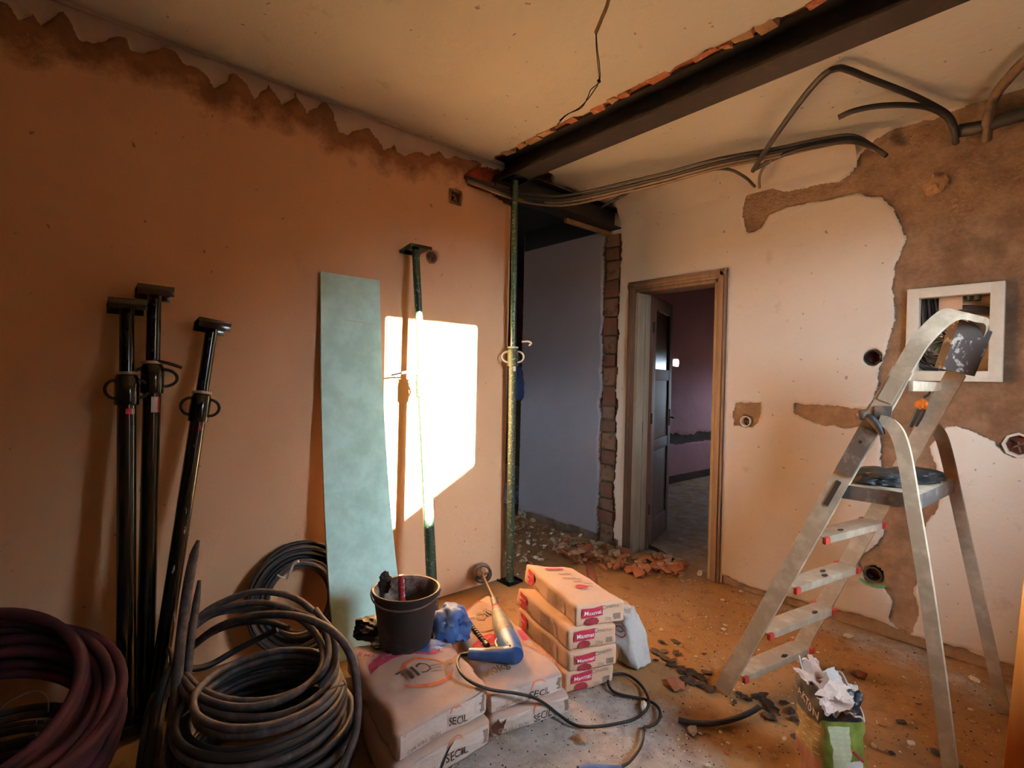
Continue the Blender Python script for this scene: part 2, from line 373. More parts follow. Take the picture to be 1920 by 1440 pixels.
hole_left = lwp([(868,332),(884,318),(902,310),(930,318),(990,318),(990,390),(945,380),(918,362),(893,354),(876,346)])
def f_left(U, V):
    m = sdist(U, V, jag_poly)+.026*(fbm(U, V, 30, 21, 4)-.5)
    h = sdist(U, V, hole_left)+.014*(fbm(U, V, 30, 22)-.5)
    s = np.clip((m+.004)/.008, 0, 1); near = np.clip(1-m/.12, 0, 1)*s
    edge = np.clip((U-(YE-.05))/.05, 0, 1)
    dep = s*.014 + near*.022*(fbm(U, V, 18, 23)-.35) - np.clip((h+.005)/.01, 0, 1)*.06 + .008*(fbm(U, V, 1.4, 24)-.5) - edge**2*.03
    for (a_, b_), r_c in zip(lwp([(853,370),(809,482)]), (.036, .030)): dep = np.where((U-a_)**2+(V-b_)**2 < (r_c+.005)**2, -.05, dep)
    return dep, {'m': m, 'h': h}
wall_left = sheet('wall_left', 'wall_left', lambda U, V, D: np.stack([LX+D, U, V], -1), BY, YE, 0, CZ+.02, .0115, f_left)
slab('wall_left_end', 'dark_wall', (LX-.075, YE-.06, 1.3), (.09, .12, 2.6))
slab('wall_left_back', 'plain', (LX-.09, (BY+YE)/2-.06, CZ/2), (.06, YE-BY-.06, CZ))
# ceiling, broken open along the beam and over the demolished opening
cut = [(-2.62, 2.0), (.7, 1.985), (.7, 2.235), (-2.33, 2.235)] + [(float(p[0]), float(p[1])) for p in (pz(1040, 350, CZ), pz(1075, 366, CZ), pz(1110, 384, CZ))] + [(-2.52, 3.3), (-2.8, 3.3), (-2.8, 2.0)]
def f_ceil(U, V):
    m = sdist(U, V, cut)+.05*(fbm(U, V, 9, 31)-.5)+.02*(fbm(U, V, 34, 33)-.5)
    s = np.clip((m+.005)/.01, 0, 1)
    return s*.035+s*.02*(fbm(U, V, 25, 34)-.5)+.010*(fbm(U, V, 1.2, 36)-.5), {'m': m}
sheet('ceiling', 'ceiling', lambda U, V, D: np.stack([U, V, CZ+D], -1), -2.64, WX, BY, RY+.02, .0135, f_ceil)
# curved cove between the right wall and ceiling
def cove_map(U, V, D):
    a = V*math.pi/2; r = .17
    return np.stack([U, RY-r+r*np.cos(a)*1.0+0*U-.0, CZ-r+r*np.sin(a)], -1)
def cove_map(U, V, D):
    a = V*math.pi/2; r = .17-D     # concave: centre on the room side
    return np.stack([U, RY-.17+r*np.cos(a), CZ-.17+r*np.sin(a)], -1)
def f_cove(U, V):
    e = -.93+.06*(fbm(U*0+V*3, V*3, 4, 41)-.5)
    return .004*(fbm(U, V, 5, 42)-.5), {'m': np.full(U.shape, -1.)}
cove = sheet('trim_1', 'wall_right', cove_map, -2.50, -.92, 0, 1, .02, f_cove)
cove2 = sheet('trim_2', 'wall_left', lambda U, V, D: np.stack([LX+.03*(1-np.sin(V*math.pi/2)), U, CZ-.03+.03*(1-np.cos(V*math.pi/2))], -1), BY, YE-.08, 0, 1, .1, lambda U, V: (U*0, {'m': U*0-1, 'h': U*0-1}))
# rest of the shell: window wall, wall behind, rooms beyond
WY0, WY1, WZ0, WZ1 = 1.581, 2.186, 1.00, 2.235
def wall_x(name, mat, X, y0, y1, z1, win, t=.16):
    a, b, c, d = win; m = MB()
    for ya, yb, za, zb in ((y0, a, 0, z1), (b, y1, 0, z1), (a, b, 0, c), (a, b, d, z1)):
        if yb-ya > 1e-4 and zb-za > 1e-4: m.box((X+t/2, (ya+yb)/2, (za+zb)/2), (t, yb-ya, zb-za))
    return tagged(m.build(name, mat, smooth=False), kind='structure')
def wall_y(name, mat, Y, x0, x1, z1, win, t=.16):
    a, b, c, d = win; m = MB()
    for xa, xb, za, zb in ((x0, a, 0, z1), (b, x1, 0, z1), (a, b, 0, c), (a, b, d, z1)):
        if xb-xa > 1e-4 and zb-za > 1e-4: m.box(((xa+xb)/2, Y+t/2, (za+zb)/2), (xb-xa, t, zb-za))
    return tagged(m.build(name, mat, smooth=False), kind='structure')
wall_x('wall_window', 'dark_wall', WX, BY-.2, RY+.17, CZ+.1, (WY0, WY1, WZ0, WZ1), .16)
slab('wall_behind', 'dark_wall', ((LX+WX)/2, BY-.08, CZ/2), (WX-LX+.1, .16, CZ+.1))
slab('ceiling_slab', 'dark_wall', ((-6.3+WX)/2, 3.2, CZ+.16), (6.9, 10.2, .18))
# right wall's far skin around the doorway (next room side)
m = MB()
for xa, xb, za, zb in ((-3.6, DX0, 0, CZ), (DX1, EX0-.02, 0, CZ), (EX0-.02, EX1+.02, 0, EZ0-.02), (EX0-.02, EX1+.02, EZ1+.02, CZ), (EX1+.02, WX, 0, CZ), (DX0, DX1, DZ, CZ)):
    m.box(((xa+xb)/2, RY+.11, (za+zb)/2), (xb-xa, .08, zb-za))
tagged(m.build('wall_right_back', 'plain', smooth=False), kind='structure')
slab('wall_passage_side', 'plain', (-3.56, RY+.08, CZ/2), (.1, .15, CZ))
# next room behind the door
NX, NY = -3.64, 8.1
def f_next(U, V):
    band = np.minimum(V-(.50+.05*(fbm(U, V*0, 6, 51)-.5)), (.62+.08*(fbm(U, V*0, 7, 52)-.5))-V)
    return np.clip((band+.004)/.008, 0, 1)*-.02, {'m': np.maximum(band, np.where(V < .1, .05, -1.))}
sheet('wall_next_room_left', 'next_wall', lambda U, V, D: np.stack([NX+D, U, V], -1), RY+.15, NY, -.06, CZ+.1, .03, f_next)
wall_y('wall_next_room_far', 'plain', NY, NX-.2, WX, CZ+.1, (-2.9, -2.5, 1.0, 1.6))
spot = px(1268, 678, NX); tt = (WX-NX); sy, sz = spot[1]+.09*tt, spot[2]+.20*tt
wall_x('wall_next_room_right', 'plain', WX, RY+.15, NY+.4, CZ+.1, (sy-.06, sy+.06, sz-.045, sz+.045))

# passage beyond the demolished opening
slab('wall_passage_far', 'plain', (-6.1, 2.0, CZ/2), (.16, 8, CZ))
wall_y('wall_passage_window', 'plain', -1.9, -6.1, LX-.06, CZ+.1, (-4.3, -3.65, 1.05, 1.55))
slab('wall_passage_end', 'dark_wall', (-4.9, 5.2, CZ/2), (2.6, .16, CZ))
M['ceiling_shade'] = simple('dark blue grey ceiling shade', '1e2a33', .9)  # shade of the passage ceiling painted in as its colour
slab('ceiling_passage', 'ceiling_shade', (-4.4, 1.7, CZ+.03), (3.4, 7.2, .06))
# added unseen blocker outside the window: slope cuts the sunbeam, raised ridge blocks sky
NB = 5.0
def at_nb(y, z): t = NB-WX; return (y+.09*t, z+.20*t)
_k = 3.01; a0 = at_nb(1.384+.09*_k-.9, .503+.20*_k-.495); a1 = at_nb(1.918+.09*_k+.9, .797+.20*_k+.495)
sl_ = (a1[1]-a0[1])/(a1[0]-a0[0]); ridge = (5.3, a0[1]+sl_*(5.3-a0[0])); eave = (6.4, 2.9); low = (-3., a0[1]+sl_*(-3-a0[0]))
m = MB()
for (ya, za), (yb, zb) in ((low, ridge), (ridge, eave), (eave, (12, 2.6))):
    m.hexa([(NB, ya, -1), (NB, yb, -1), (NB+4, yb, -1), (NB+4, ya, -1), (NB, ya, za), (NB, yb, zb), (NB+4, yb, zb-.05), (NB+4, ya, za-.05)])
tagged(m.build('beam_blocker', 'dark_wall', smooth=False), kind='structure')
slab('sky_blocker', 'dark_wall', (1.06, 1.5, 2.50), (.9, 6.4, .12))  # added unseen slab above the window, keeps high sky off the floor
slab('ground', 'dark_wall', (12, 4, -1.05), (60, 60, .1))

# floor
dust = [(float(p[0]), float(p[1])) for p in (pz(*q) for q in [(700,1600),(880,1400),(1000,1330),(1090,1285),(1160,1290),(1250,1330),(1300,1390),(1350,1440),(1450,1640)])]  # dust: outline of the greyer floor area
GR = [(float(p[0]), float(p[1])) for p in (pz(*q) for q in [(1420,1120),(1560,1170),(1700,1205),(1900,1300),(1900,1340),(1700,1240),(1560,1190)])]
def f_floor(U, V):
    b = .010*(fbm(U, V, 6, 61)-.5)+.006*(fbm(U, V, 24, 62)-.5)
    heap = np.exp(-(((U+2.35)/.55)**2+((V-2.75)/.33)**2))*.035*(.5+fbm(U, V, 9, 63))
    return b+heap-.006, {'m': np.maximum(sdist(U, V, dust), sdist(U, V, GR))}
floor = sheet('floor', 'floor', lambda U, V, D: np.stack([U, V, D], -1), -3.6, WX, -.5, RY+.16, .021, f_floor)
for c, s_ in (((-1.6, -1.2, -.02), (4.2, 1.4, .03)), ((-4.85, 2, -.02), (2.5, 8, .03)), ((-1.7, 5.8, -.02), (4.5, 4.9, .03))):
    o = slab('floor', 'floor', c, s_)

# bricks showing in the chase where a wall was torn out
bz = .04; k = 0
while bz < 2.44:
    hgt = random.uniform(.10, .17); wid = random.uniform(.12, .15); pr = .032 if k % 2 == 0 else .012
    m = MB().box((-2.58+random.uniform(-.008, .008), RY+.02+pr/2+.012, bz+hgt/2), (wid, .06, hgt-.014))
    o = m.build('brick', 'brick' if k % 2 else 'brick2', wall_right, bevel=.007)
    for v in o.data.vertices: v.co += Vector((mnoise.noise(v.co*19), mnoise.noise(v.co*23), mnoise.noise(v.co*17)))*.010
    bz += hgt; k += 1
# red brick pieces along the broken ceiling edge by the beam
x = -2.45
while x < -.2:
    wl = random.uniform(.05, .13)
    m = MB().box((x+wl/2, 2.005+random.uniform(-.018, .012), CZ+.012), (wl-.012, random.uniform(.03, .055), .03))
    o = m.build('brick', 'rubble_red' if random.random() < .6 else 'rubble_tan', bpy.data.objects['ceiling'], bevel=.006)
    for v in o.data.vertices: v.co += Vector((mnoise.noise(v.co*31), mnoise.noise(v.co*27), mnoise.noise(v.co*29)))*.012
    x += wl+random.choice((0, 0, .03, .1))
# door frame, lining and leaf
door = thing('door_1', (-2.0, RY, 0), None, None); door['kind'] = 'structure'
aw = .062
for xc, nm in ((DX0-aw/2+.002, 'architrave'), (DX1+aw/2-.002, 'architrave')):
    m = MB(); m.box((xc, RY-.008, (DZ+.06)/2), (aw, .022, DZ+.06)); m.box((xc, RY-.022, (DZ+.06)/2), (aw*.45, .012, DZ+.06)); m.build(nm, 'frame_wood', door, bevel=.003)
m = MB(); m.box(((DX0+DX1)/2, RY-.008, DZ+.03), (DX1-DX0+2*aw, .024, aw)); m.box(((DX0+DX1)/2, RY-.022, DZ+.03), (DX1-DX0+2*aw, .012, aw*.45)); m.build('architrave', 'frame_wood', door, bevel=.003)
for xc in (DX0+.012, DX1-.012):
    MB().box((xc, RY+.075, DZ/2), (.028, .16, DZ)).build('lining', 'frame_pale', door, bevel=.003)
    MB().box((xc+(.018 if xc < -2 else -.018), RY+.10, DZ/2), (.012, .04, DZ)).build('stop_bead', 'frame_pale', door, bevel=.002)
MB().box(((DX0+DX1)/2, RY+.075, DZ-.012), (DX1-DX0, .16, .026)).build('lining', 'frame_wood', door, bevel=.003)
MB().box((DX0+.03, RY+.09, .95), (.006, .02, .09)).build('strike_plate', 'iron', door, bevel=.001)
leaf = thing('door_leaf', (DX0+.03, RY+.16, 0), 'brown panelled door leaf standing open behind the door frame', 'door')
la = math.radians(109); lu = np.array([math.cos(la), math.sin(la), 0]); lv = np.array([lu[1], -lu[0], 0]); LH = np.array([DX0+.03, RY+.16, .015]); LW = .63
def lf(a, z, o=0.): return LH+lu*a+lv*o+np.array([0, 0, z])
ax = [lu, lv, (0, 0, 1)]
for a, wd in ((.045, .09), (LW-.045, .09)): MB().box(lf(a, .975), (wd, .036, 1.95), ax).build('stile', 'door', leaf, bevel=.003)
for z, hh in ((.09, .18), (.78, .09), (1.34, .09), (1.90, .10)): MB().box(lf(LW/2, z), (LW-.18, .034, hh), ax).build('rail', 'door', leaf, bevel=.003)
for z0_, z1_ in ((.18, .735), (.825, 1.295)): MB().box(lf(LW/2, (z0_+z1_)/2), (LW-.18, .014, z1_-z0_), ax).build('panel', 'door', leaf, bevel=.002)
MB().box(lf(LW/2, 1.618), (LW-.18, .006, .466), ax).build('pane', 'door_glass', leaf)
m = MB().tube([lf(LW-.04, .98, .02), lf(LW-.04, .98, .06), lf(LW-.10, .98, .062)], .008, 8, 0); m.box(lf(LW-.04, .98, .021), (.035, .006, .14), ax); m.build('handle', 'iron', leaf)
m = MB().tube([lf(LW-.04, .98, -.02), lf(LW-.04, .98, -.06), lf(LW-.10, .98, -.062)], .008, 8, 0); m.build('handle', 'iron', leaf)
for z in (.3, 1.0, 1.7): MB().lathe(lf(0, z-.04, .02), (0, 0, 1), [(.008, 0), (.008, .08)], 10).build('hinge', 'iron', leaf)

# steel beams
def ibeam(m, p0, p1, wdt, hgt, up=(0, 0, 1), tf=.011, tw=.009):
    p0 = np.array(p0, float); p1 = np.array(p1, float); a = p1-p0; L = np.linalg.norm(a); a /= L; u = np.array(up, float); s_ = np.cross(u, a); c = (p0+p1)/2
    for z, ww, hh in ((tf/2, wdt, tf), (hgt-tf/2, wdt, tf), (hgt/2, tw, hgt-2*tf)): m.box(c+u*z, (L, ww, hh), [a, s_, u])
b = thing('steel_beam', (-1, 2.12, 2.55), 'long dark steel beam crossing the broken ceiling strip', 'beam')
m = MB(); ibeam(m, (-2.62, 2.12, 2.55), (WX+.05, 2.12, 2.55), .14, .14); m.build('beam_section', 'steel', b, smooth=False)
b2 = thing('steel_lintel', (-2.6, 2.7, 2.47), 'short dark steel lintel over the open passage by the door', 'beam')
m = MB(); ibeam(m, (-2.56, 2.19, 2.475), (-2.56, RY+.02, 2.475), .14, .15); m.build('beam_section', 'steel', b2, smooth=False)
o = MB().box((-2.60, 2.98, 2.455), (.03, .5, .03)).build('timber_strip', 'wood_plain', bevel=.003)
tagged(o, 'thin rough timber strip under the short lintel', 'timber')

# ------------------------------------------------------------------ wall boxes and fittings
def socket_box(p, nrm, r, name, label, rim='pvc', depth=.035, sides=20, cross=True, cat='junction box'):
    p = np.array(p, float); n = np.array(nrm, float)
    t = thing(name, p, label, cat, None)
    MB().lathe(p-n*depth, n, [(r*.98, 0), (r*.98, .004)], sides).build('back', 'hole_brown', t)
    MB().lathe(p-n*depth, n, [(r*.9, 0), (r*.9, depth+.002), (r*.93, depth+.006), (r*1.12, depth+.006), (r*1.15, depth+.001), (r*1.02, depth-.002), (r*1.0, 0)], sides, False).build('rim', rim, t)
    if cross:
        a = np.cross(n, [0, 0, 1.]); z = np.array([0, 0, 1.])
        for q in range(3):
            an = .6+q*2.0; d = a*math.cos(an)+z*math.sin(an)
            MB().tube([p-n*(depth-.004)+d*r*.7, p-n*.012+d*r*.15, p+n*.004-d*r*.35], .0035, 6, 3).build('wire_end', 'cable_grey' if q else 'conduit', t)
    return t
nr, nl = (0, -1, 0), (1, 0, 0)
q = py(1398, 790, RY+.004); socket_box(q, nr, .030, 'socket_box', 'small round socket box set low in the square bare patch right of the doorway')
q = py(1637, 670, RY+.004); socket_box(q, nr, .036, 'socket_box', 'empty round black-lined socket hole left of the electrical panel', rim='black', depth=.05, cross=False)
q = py(1910, 835, RY+.004); socket_box(q, nr, .050, 'socket_box', 'white octagonal socket box at the right edge of the photo', sides=8)
q = py(1638, 1077, RY+.012); t = socket_box(q, nr, .036, 'socket_box', 'black tube end with green rim low on the wall behind the ladder', rim='conduit', depth=.05, cross=False)
q = py(1636, 1096, RY-.004)
MB().tube([q+np.array([x*.06, -.002, -.006+x*x*.02]) for x in np.linspace(-1, 1, 7)], .006, 6, 2).build('green_rim', simple('green paint rim', '3c8a68', .6), t)
q = py(853, 370, RY); q = px(853, 370, LX+.016)
t = thing('junction_box', q, 'small square opened wall box high on the ochre wall below the beam end', 'junction box')
MB().box(q-np.array([.03, 0, 0]), (.004, .078, .078)).build('back', 'hole_brown', t)
m = MB()
for dy, dz, sy_, sz_ in ((-.036, 0, .010, .082), (.036, 0, .010, .082), (0, -.036, .082, .010), (0, .036, .082, .010)): m.box(q+np.array([-.012, dy, dz]), (.04, sy_, sz_))
m.build('rim', 'brick2', t, bevel=.002)
for k in range(3): MB().tube([q+np.array([-.026, -.02+.015*k, .025]), q+np.array([.004, .0, 0]), q+np.array([0, .012*k-.01, -.02])], .004, 6, 3).build('wire_end', 'cable_grey', t)
q = px(809, 482, LX+.014); socket_box(q, nl, .033, 'socket_box', 'round opened wall box beside the top of the sunlit prop', rim='brick2', depth=.02)
# plaster lump on the bare mortar
def lump(name, c, r, mat, seed, sq=(1, 1, 1), sub=3, rough=.35, fr=1.6):
    bm = bmesh.new(); bmesh.ops.create_icosphere(bm, subdivisions=sub, radius=1)
    V = []; 
    for v in bm.verts:
        d = v.co.copy(); k = 1+rough*(mnoise.noise(d*fr+Vector((seed, seed*.7, 3)))+.5*mnoise.noise(d*fr*2.3+Vector((seed, 1, seed))))
        V.append(np.array(c)+np.array([d.x*sq[0], d.y*sq[1], d.z*sq[2]])*r*k)
    F = [tuple(v.index for v in f.verts) for f in bm.faces]; bm.free()
    return MB().add(V, F)
q = py(1755, 347, RY+.01); o = lump('x', q, .045, None, 3, (1, .45, 1), 3, .6, 2.5).build('plaster_lump', 'rubble_tan', origin=q)
tagged(o, 'pale plaster lump over a buried box high on the bare mortar', 'plaster lump')
# electrical panel
EC = np.array([(EX0+EX1)/2, RY, (EZ0+EZ1)/2]); ew, eh = EX1-EX0, EZ1-EZ0
t = thing('electrical_panel', EC, 'open white electrical panel box full of cables set in the bare mortar', 'electrical panel')
m = MB()
for dx, dz, sx, sz_ in ((-ew/2-.006, 0, .05, eh+.062), (ew/2+.006, 0, .05, eh+.062), (0, eh/2+.006, ew-.03, .05), (0, -eh/2-.006, ew-.03, .05)):
    MB().box(EC+np.array([dx, .006, dz]), (sx, .05, sz_)).build('frame_bar', 'pvc', t, bevel=.004)
m.hexa([EC+np.array(p) for p in [(-ew/2,.10,-eh/2),(ew/2,.10,-eh/2),(ew/2,.105,-eh/2),(-ew/2,.105,-eh/2),(-ew/2,.10,eh/2),(ew/2,.10,eh/2),(ew/2,.105,eh/2),(-ew/2,.105,eh/2)]]).build('back_plate', 'card', t)
m = MB()
for dx, dz, sx, sz_ in ((-ew/2, 0, .004, eh), (ew/2, 0, .004, eh), (0, eh/2, ew, .004), (0, -eh/2, ew, .004)): m.box(EC+np.array([dx, .055, dz]), (sx, .1, sz_))
m.build('side_plate', 'pvc', t)
MB().box(EC+np.array([-.02, .05, .13]), (.09, .004, .12)).build('cream_card', 'kraft2', t)
MB().box(EC+np.array([-.075, .06, .12]), (.05, .01, .14)).build('red_strip', 'red_conduit', t)
for k in range(2): MB().tube([EC+np.array([.05+.03*k, .055, eh/2]), EC+np.array([.05+.03*k, .05, .16])], .013, 10, 0).build('conduit_end', 'conduit', t)
r_ = random.Random(5)
for k in range(22):
    a0 = r_.uniform(0, 6.28); R0 = r_.uniform(.05, .10); cx, cz = -.06+r_.uniform(-.03, .03), -.07+r_.uniform(-.03, .04)
    pts = [EC+np.array([np.clip(cx+R0*math.cos(a0+s*.75)*(1+.1*s/7), -.14, .14), .05+.03*math.sin(s+k), np.clip(cz+R0*1.05*math.sin(a0+s*.75), -.19, .19)]) for s in range(8)]
    MB().tube(pts, .0042, 6, 3).build('cable', ('cable_grey', 'wire', 'cable', 'conduit', 'green_wire')[k % 5 if k % 5 < 4 or k > 12 else 0], t)
for k in range(6):
    pts = [EC+np.array([.145*math.cos(x_)*(.95-.05*k/3)+.02, .035+.006*k, .05+.05*math.sin(x_)+.008*k]) for x_ in np.linspace(.1, 3.0, 7)]
    MB().tube(pts, .0035, 6, 3).build('cable', 'cable_dark', t)
for k in range(5):
    pts = [EC+np.array([-.13+.012*k, .05, .19]), EC+np.array([-.125+.014*k, .045+.01*(k % 2), .08]), EC+np.array([-.11+.01*k, .05, -.02])]
    MB().tube(pts, .005, 6, 3).build('cable', 'conduit' if k % 2 else 'wire', t)

# ------------------------------------------------------------------ cables and conduits under the ceiling
def path(L):
    out = []
    for x_, y_, k, v in L: out.append({'z': pz, 'y': py, 'x': px, 'd': pd}[k](x_, y_, v))
    return out
def cable(name, L, r, mat, label, cat='cable', group=None, seg=10, sp=5):
    P = path(L); o = MB().tube(P, r, seg, sp).build(name, mat, origin=P[0]); return tagged(o, label, cat, group)
Z1 = 2.625
cable('conduit', [(1792,268,'y',3.20),(1790,240,'y',3.12),(1776,214,'z',Z1-.02),(1735,190,'z',Z1),(1690,170,'z',Z1),(1630,147,'z',Z1),(1590,131,'z',Z1),(1570,128,'z',Z1),(1545,140,'z',Z1-.01),(1510,178,'z',Z1-.03),(1470,232,'z',Z1-.05),(1435,283,'z',Z1-.06),(1412,320,'z',Z1-.07)], .0135, 'conduit', 'thick black conduit bent into a tall hoop under the ceiling', 'conduit')
cable('conduit', [(1412,319,'z',Z1-.07),(1425,312,'z',Z1-.06),(1450,298,'z',Z1-.05),(1490,283,'z',Z1-.05),(1545,271,'z',Z1-.05),(1600,266,'z',Z1-.06),(1640,278,'z',Z1-.08),(1662,292,'y',3.19)], .012, 'conduit', 'black conduit running right from the foot of the tall hoop', 'conduit')
cable('conduit', [(1572,220,'z',Z1-.04),(1600,208,'z',Z1-.03),(1645,199,'z',Z1-.03),(1700,197,'z',Z1-.03),(1745,203,'z',Z1-.04),(1775,220,'y',3.08),(1788,246,'y',3.14),(1793,268,'y',3.21)], .0125, 'conduit', 'short black conduit with a cut end pointing left under the ceiling', 'conduit')
cable('conduit', [(1850,262,'y',3.2),(1852,225,'y',3.12),(1866,180,'z',2.60),(1890,148,'z',2.60),(1925,112,'z',2.60),(1990,60,'z',2.6)], .021, 'conduit_brown', 'olive brown thick conduit at the upper right corner', 'conduit')
cable('conduit', [(1800,245,'y',3.17),(1840,238,'y',3.15),(1880,225,'y',3.15),(1925,212,'y',3.15),(2020,190,'y',3.15)], .030, 'conduit', 'black pipe lying in the chase at the upper right edge', 'conduit')
bund = [(876,338),(905,348),(940,362),(985,374),(1040,380),(1090,374),(1160,358),(1250,336),(1350,309),(1450,290),(1540,270),(1600,262),(1645,282)]
bz_ = [2.50, 2.50, 2.49, 2.47, 2.47, 2.48, 2.50, 2.52, 2.54, 2.57, 2.59, 2.58, 2.55]
kinds = [('cable_grey', 'lowest greyish brown cable of the bundle sagging across the lintel', 6, 0, .009), ('conduit', 'thick black cable in the middle of the bundle across the lintel', -5, .01, .011), ('cable_dark', 'topmost thin black cable of the bundle across the lintel', -13, .02, .0085), ('cable_grey', 'greyish brown cable above the lowest one of the bundle', 0, .012, .008)]
for mat_, lab_, oy, oz, rr in kinds:
    P = []
    for i, (x_, y_) in enumerate(bund):
        e = math.sin(i/12*math.pi)
        if i < 3: P.append(px(x_, y_+oy*.5, LX+.03+.03*i))
        elif i == len(bund)-1: P.append(py(x_, y_+oy*.3, 3.2))
        else: P.append(pz(x_, y_+oy*(.5+.5*e), bz_[i]+oz))
    o = MB().tube(P, rr, 8, 5).build('cable', mat_, origin=P[0]); tagged(o, lab_, 'cable')
cable('cable', [(1128,388,'z',2.45),(1160,371,'z',2.50),(1190,356,'z',2.53),(1260,336,'z',2.55),(1330,319,'z',2.57),(1368,318,'z',2.57),(1398,333,'z',2.52),(1415,350,'y',3.19)], .009, 'conduit', 'black cable branching off the bundle down into the wall chase', 'cable')
cable('cable', [(1424,352,'y',3.19),(1424,332,'y',3.12),(1432,314,'z',2.56),(1448,300,'z',2.57)], .008, 'cable_grey', 'short grey cable rising from the left end of the chase', 'cable')
# wire hanging from the ceiling
P = path([(1146,-60,'d',1.78),(1141,0,'d',1.8),(1128,35,'d',1.8),(1117,62,'d',1.8)])
t = thing('hanging_wire', P[0], 'thin wire with a beige sheath hanging from the ceiling', 'wire')
MB().tube(P, .0065, 8, 4).build('sheath', simple('beige wire sheath', '9a8258', .7), t)
P = path([(1117,60,'d',1.8),(1118,90,'d',1.8),(1121,120,'d',1.8),(1123,152,'d',1.8),(1112,172,'d',1.8),(1102,186,'d',1.8),(1085,203,'d',1.8),(1062,216,'d',1.8),(1045,234,'d',1.8)])
MB().tube(P, .0017, 6, 4).build('conductor', 'iron', t)
P = path([(1118,60,'d',1.8),(1120,92,'d',1.8),(1124,122,'d',1.8),(1124,152,'d',1.8),(1108,168,'d',1.8),(1103,180,'d',1.8),(1090,202,'d',1.8),(1064,214,'d',1.8),(1049,226,'d',1.8)])
MB().tube(P, .0017, 6, 4).build('conductor', 'iron', t)
q = pd(1123, 152, 1.8); lump('k', q, .007, None, 2, (1, 1, 1.3), 1).build('knot', 'conduit', t)

# ------------------------------------------------------------------ adjustable steel props
def prop(top, foot, label, split=.7, mat='prop', inner='prop', rod_face=None, group=None, ring='zinc', plate=.12, rI=.024, rO=.030, sticker=None, handles=((1, .055), (-1, .05)), pin=None, plate_mat='prop', foot_len=True, lip=.036):
    top = np.array(top, float); foot = np.array(foot, float); a = top-foot; L = np.linalg.norm(a); a /= L
    vw = CAM-(top+foot)/2; s_ = np.cross(a, vw); s_ /= np.linalg.norm(s_); s_ = -s_ if s_@_R < 0 else s_; n = np.cross(s_, a); n = n if n@vw > 0 else -n   # s_: to the right, n: towards the camera
    t = thing('steel_prop', foot, label, 'prop', group)
    hc = split*L; at = lambda h, x_=0., y_=0.: foot+a*h+s_*x_+n*y_
    rx = s_ if rod_face is None else np.array(rod_face, float); rx = rx-a*(a@rx); rx /= np.linalg.norm(rx); ry = np.cross(a, rx)
    MB().lathe(at(.006), a, [(rO, 0), (rO, hc-.02)], 18).build('outer_tube', mat, t)
    MB().lathe(at(hc-.1), a, [(rI, 0), (rI, L-hc+.09)], 16).build('inner_tube', inner, t)
    c = MB(); c.lathe(at(hc-.115), a, [(rO+.007, 0), (rO+.009, .006), (rO+.009, .10), (rO+.003, .112), (rO+.001, .116)], 20); c.build('collar', mat, t)
    MB().lathe(at(hc-.002), a, [(rI+.002, 0), (rO+.009, .002), (rO+.009, .011), (rI+.002, .013)], 20).build('ring', ring, t)
    for sg, rr in handles:
        pts = [at(hc-.035+.034*math.sin(x_)-.02, sg*(rO+.004+rr*.62*math.cos(x_)), .012) for x_ in np.linspace(math.pi/2, -math.pi/2, 9)]
        MB().tube(pts, .0058, 8, 2).build('handle', 'iron' if ring == 'zinc' else ring, t)
    if pin: MB().tube([at(hc+.022+p_[2], p_[0], p_[1]) for p_ in pin], .006, 8, 3).build('pin', 'iron' if ring == 'zinc' else ring, t)
    for nm, h, sgn in (('top_plate', L-.006, 1), ('base_plate', 0, -1)):
        m = MB(); m.box(foot+a*(h+.003), (plate, plate, .006), [rx, ry, a])
        for e in (-1, 1): m.box(foot+a*(h+.003-sgn*lip/2)+ry*e*(plate/2-.003), (plate*.98, .006, lip), [rx, ry, a])
        m.build(nm, plate_mat, t, bevel=.0015)
    for k in range(5):
        h = hc+.05+.06*k
        if h < L-.06: MB().lathe(at(h, 0, rI-.004), n, [(.006, 0), (.006, .0052)], 8).build('pin_hole', 'black', t)
    if sticker:
        sh, sx, sw, shh, parts_ = sticker
        for nm, mt, u0_, u1_ in parts_:
            A = lambda u: (sx+sw*(u-.5))/rO
            V = []; F = []
            for i in range(5):
                u = u0_+(u1_-u0_)*i/4; an = A(u)
                for h in (sh, sh+shh): V.append(at(hc-.13-h, math.sin(an)*(rO+.0012), math.cos(an)*(rO+.0012)))
            F = [(2*i, 2*i+2, 2*i+3, 2*i+1) for i in range(4)]
            MB().add(V, F).build(nm, mt, t)
    return t
def lwpt(x_, y_, off): return px(x_, y_, LX+off)
wallx = (0, 1, 0)
prop(lwpt(238, 566, .085), pz(236, 1372), 'leftmost dark steel prop leaning on the ochre wall', .82, 'prop', 'prop', wallx, sticker=(.0, .012, .03, .02, (('sticker', 'ink_red', 0, .6), ('sticker', 'white_strip', .6, 1))), plate_mat='prop')
prop(lwpt(290, 540, .085), pz(270, 1340), 'middle and tallest of the three dark props, white sticker under its collar', .815, 'prop', 'prop_worn', wallx, sticker=(.0, .012, .028, .06, (('sticker', 'white_strip', 0, .75), ('sticker', 'ink_red', .75, 1))), handles=((1, .075), (-1, .045)), pin=[(0, .03, -.01), (.05, .03, -.02), (.095, .02, -.035)], plate_mat='prop')
prop(lwpt(399, 604, .085), pz(286, 1345), 'slanting dark prop with scraped grey paint, rightmost of the three', .80, 'prop_worn', 'prop', wallx, rI=.023, rO=.028, sticker=(.0, .012, .01, .02, (('sticker', 'ink_red', 0, 1),)), handles=((1, .06), (-1, .055)), plate_mat='prop')
